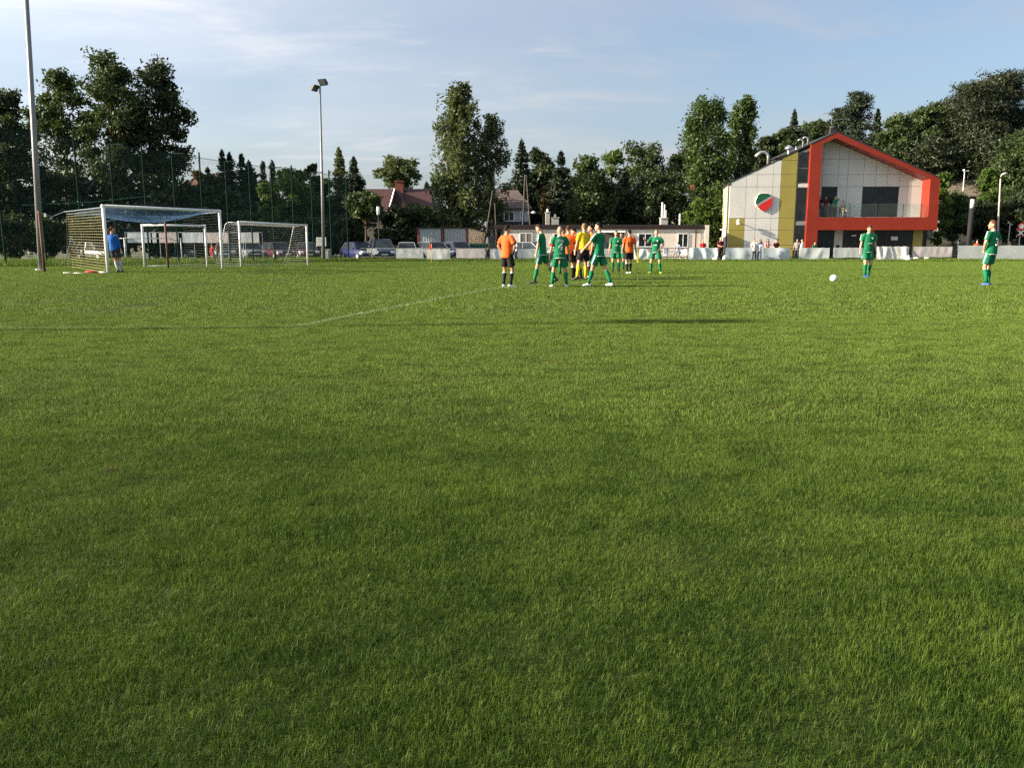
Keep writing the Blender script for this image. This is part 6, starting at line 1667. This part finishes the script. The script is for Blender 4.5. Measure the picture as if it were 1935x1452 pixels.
p = pl(1073, 529.5); person('orange player with short hair seen from behind, left in the huddle', p, hgt(p, 431) * 1.03, D(-25), hair=H_BR, hairstyle='crop', boots=B_BLK, feet=((-.12, 0), (.14, .10)), hands=((-.12, .22, 1.10), (.22, .2, .95)), **orange)
p = pl(1092, 529); person('orange player leaning his head to the left inside the huddle', p, hgt(p, 436) * 1.05, D(75), hair=H_DK, boots=B_BLK, lean=.22, head=(.2, .35), feet=((-.13, .05), (.15, -.10)), hands=((-.25, .2, .95), (.25, .15, .95)), number=('3', C_BLK), **orange)
p = pl(1116, 526); person('dark-haired orange player behind the yellow referee', p, hgt(p, 429) * 1.02, D(100), hair=H_DK, boots=B_WHT, feet=((-.12, .08), (.12, -.1)), **orange)
p = pl(1102, 530); person('referee in yellow shirt and yellow socks striding in the huddle', p, hgt(p, 429) * 1.05, D(28), shirt=C_YEL, shorts=C_BLK, socks=C_YEL, boots=B_BLK, hair=H_BL, hairstyle='crop', lean=.06, side=.06, head=(D(-28), .1), feet=((-.38, -.22), (.20, .16)), feet_lift=(.03, 0), feet_yaw=(D(35), 0), hands=((-.28, .10, .86), (.22, .26, .86)), hem=.01, group='match officials')
p = pl(1131, 543); person('tall green player reaching his arm into the huddle', p, hgt(p, 425) * 1.02, D(58), hair=H_DK, boots=B_WHT, head=(D(10), .06), feet=((-.10, .28), (.12, -.34)), feet_lift=(0, .0), feet_yaw=(D(30), D(-15)), hands=((-.34, .42, .98), (.30, .02, .84)), front=True, **green)
p = pl(1163, 515); person('green player facing the camera beside the orange number eleven', p, hgt(p, 439) * 1.02, D(172), hair=H_BR, hairstyle='crop', boots=B_BLK, front=True, feet=((-.14, 0), (.13, .05)), **green)
p = pl(1173, 512); person('green player half hidden behind another green one', p, hgt(p, 441), D(165), hair=H_BR, boots=B_RED, front=True, **green)
p = pl(1188, 517.5); person('orange player with dark number walking away', p, hgt(p, 437) * 1.02, D(4), hair=H_DK, boots=B_WHT, feet=((-.07, -.06), (.09, .14)), number=('11', C_BLK), **orange)
p = pl(1238, 517.5); person('green player in lime boots raising his right hand', p, hgt(p, 437) * 1.02, D(158), hair=H_BL, hairstyle='crop', boots=B_LIME, front=True, head=(D(20), .08), feet=((-.22, -.02), (.18, .04)), feet_yaw=(D(25), D(-25)), hands=((-.18, .05, 1.02), (.42, .30, 1.42)), elbow=((-1, -.6, 0), (.6, .2, -1)), curl=.6, **green)
p = pl(1636, 524.5); person('lone green player walking towards the ball', p, hgt(p, 429) * 1.02, D(182), hair=H_BR, boots=B_BLU, front=True, head=(D(-10), .38), feet=((-.10, -.05), (.10, .12)), hands=((-.31, .02, .84), (.31, .04, .82)), **green)
p = pl(1867, 540); person('green player at the right with his hands on his hips', p, hgt(p, 421) * 1.02, D(30), hair=H_RD, hairstyle='crop', boots=B_BLU, number=('3', C_WHT), head=(D(45), .05), feet=((-.09, .0), (.09, .05)), hands=((-.19, .10, 1.00), (.19, .05, 1.02)), elbow=((-1, -.4, 0), (1, -.7, 0)), curl=.9, skin=SKIN, **green)
p = pl(219, 515.5); person('goalkeeper in blue jersey leaning on the left goal post', p, hgt(p, 430) * 1.0, D(-8), shirt=C_BLU, shorts=C_DGR, socks=C_LGR, boots=B_BLK, hair=H_RD, hairstyle='pony', sleeve='long', side=-.08, head=(D(-30), 0), feet=((.12, -.02), (.22, .1)), hands=((-.20, .25, 1.1), (.27, .08, .84)), group='goalkeeper')
# yellow flag carried low behind the orange player
p = gnd(1203, 500); q = MB(); q.chain([p + Vector((0, 0, .02)), p + Vector((.05, 0, 1.25))], .014, 6); fl = wthing('touchline_flag', 'yellow touchline flag just right of the orange player walking away', 'flag', p); q.build('stick', BLACKM, fl)
q = MB(); q.prism([p + Vector((.0, -.02, .15)), p + Vector((.11, -.03, .10)), p + Vector((.14, .0, .95)), p + Vector((.05, -.02, 1.2))], (0, .02, 0)); q.build('flag_cloth', C_YEL, fl)
# spectators along the fence
SP = 'spectators by the fence'
def spect(label, u, v0, vt, face, Y=None, **kw):
    Y = Y or 64.9; x = at(u, 470, Y).x; loc = Vector((x, Y, GZ)); H = at(u, vt, Y).z - GZ
    kw.setdefault('socks', None); kw.setdefault('vox', .028); kw.setdefault('group', SP); kw.setdefault('legs', 'trousers'); kw.setdefault('shorts', C_JEAN)
    return person(label, loc, H * kw.pop('hs', 1.0), face, **kw)
spect('man in maroon shirt standing in front of the fence', 1361, 0, 449, D(185), 63.7, shirt=C_MAR, shorts=C_DGR, hair=None, build=1.15, belly=1.5, hands=((-.05, .26, 1.12), (.08, .28, 1.14)))
spect('person in a white and red top leaning on the long tarpaulin', 1424, 0, 452, D(170), 64.9, shirt=C_WHT, hair=H_BR, hands=((-.25, .3, 1.08), (.12, .32, 1.08)), lean=.12)
spect('woman with long dark hair leaning on the long tarpaulin', 1437, 0, 453, D(178), 64.95, shirt=C_TURQ, hair=H_DK, hairstyle='long', hands=((-.2, .3, 1.05), (.2, .3, 1.05)), build=.9)
spect('woman with long fair brown hair leaning on the long tarpaulin', 1450, 0, 452, D(182), 64.9, shirt=C_PINK, hair=H_BR, hairstyle='long', hands=((-.2, .3, 1.05), (.2, .3, 1.05)), build=.9)
spect('person in a dark red top leaning at the right end of the tarpaulin', 1466, 0, 453, D(185), 64.9, shirt=C_MAR, hair=H_DK, hands=((-.22, .3, 1.06), (.2, .32, 1.06)), lean=.1)
spect('slim person in dark trousers standing before the long tarpaulin', 1425, 0, 455, D(190), 63.85, shirt=C_WHT, shorts=C_DGR, hair=H_BR, build=.85, hands=((-.2, .2, 1.2), (.2, .25, 1.2)))
spect('person in jeans and striped top before the long tarpaulin', 1436, 0, 456, D(150), 63.85, shirt=C_TURQ, shorts=C_JEAN, hair=H_DK, hairstyle='long', build=.85)
spect('person in grey standing in the gap before the red column', 1506, 0, 452, D(160), 66, shirt=C_GRY, shorts=C_DGR, hair=H_BR, hairstyle='long')
spect('man in a white shirt seen from behind at the red column', 1516, 0, 452, D(60), 65.2, shirt=C_WHT, hair=H_DK, hairstyle='crop', sleeve='long', build=1.1)
spect('child in a green top behind the wrinkled white banner', 1539, 0, 457, D(200), 66, shirt=C_GRN, hair=H_DK, hs=.98)
spect('child in blue standing behind the bicycle', 1281, 0, 457, D(150), 66.0, shirt=C_TURQ, legs='shorts', shorts=C_TURQ, hair=H_BL, skin=SKIN, build=.85)
spect('person in a red shirt sitting against the changing rooms', 1328, 0, 454, D(180), 68.2, shirt=C_RED, hair=None, build=1.1)
spect('person in a white shirt leaning behind the left orange player', 976, 0, 455, D(120), 65.3, shirt=C_WHT, shorts=C_NAVY, hair=H_DK, hands=((-.2, .35, 1.1), (.2, .35, 1.12)), lean=.18)
spect('person with fair hair at the gap right of the pinkish banner', 921, 0, 468, D(190), 65.0, shirt=C_DGR, hair=H_BL, hs=.98)
spect('person in orange at the long right banner', 1845, 0, 455, D(180), 66, shirt=C_ORG, hair=H_BL)
spect('person in red seated between the two goals', 401, 0, 462, D(160), 64.5, shirt=C_RED, hair=H_DK, legs='shorts', shorts=C_RED)
spect('person in dark clothes between the two goals', 412, 0, 458, D(170), 65.5, shirt=C_DGR, hair=H_BL)
# people on the balcony
def balc(label, a, y, face, **kw):
    q = Matrix.Translation((BX, BY, GZ)) @ Matrix.Rotation(-BA, 4, 'Z') @ Vector((a, y, zl(3.40)))
    kw.setdefault('socks', None); kw.setdefault('vox', .028); kw.setdefault('legs', 'trousers'); kw.setdefault('shorts', C_JEAN)
    person(label, q, kw.pop('H', 1.72), face, group='people on the balcony', **kw)
balc('person in black at the left end of the balcony', 7.72, .5, D(150), shirt=C_BLK, hair=H_DK, hands=((-.15, .3, 1.1), (.15, .32, 1.1)))
balc('person in dark red on the balcony', 8.25, .6, D(175), shirt=C_MAR, hair=H_BR)
balc('person in green on the balcony shading their eyes', 9.0, .55, D(190), shirt=C_GRN, hair=H_BL, shorts=C_DGR, hands=((-.1, .12, 1.62), (.25, .15, .95)), elbow=((-1, .3, 0), None))
balc('person in beige seated on the balcony', 9.62, .35, D(185), shirt=C_OLV, shorts=C_OLV, hair=H_DK, H=1.72, hip=.42, feet=((-.14, .38), (.14, .36)), hands=((-.15, .32, .72), (.15, .32, .72)))
q = Matrix.Translation((BX, BY, GZ)) @ Matrix.Rotation(-BA, 4, 'Z') @ Vector((9.62, .25, zl(3.40)))
o = thing('balcony_chair', 'chair under the seated person on the balcony', 'chair', q, D(185))
mb = MB(); mb.box(-.24, .24, -.22, .22, .38, .42); mb.build('seat', BLACKM, o)
mb = MB(); mb.box(-.24, .24, -.25, -.221, .42, .85); mb.build('backrest', BLACKM, o)
for sx in (-.22, .22):
    for sy in (-.2, .2):
        mb = MB(); mb.box(sx - .015, sx + .015, sy - .015, sy + .015, 0, .379); mb.build('leg', BLACKM, o)
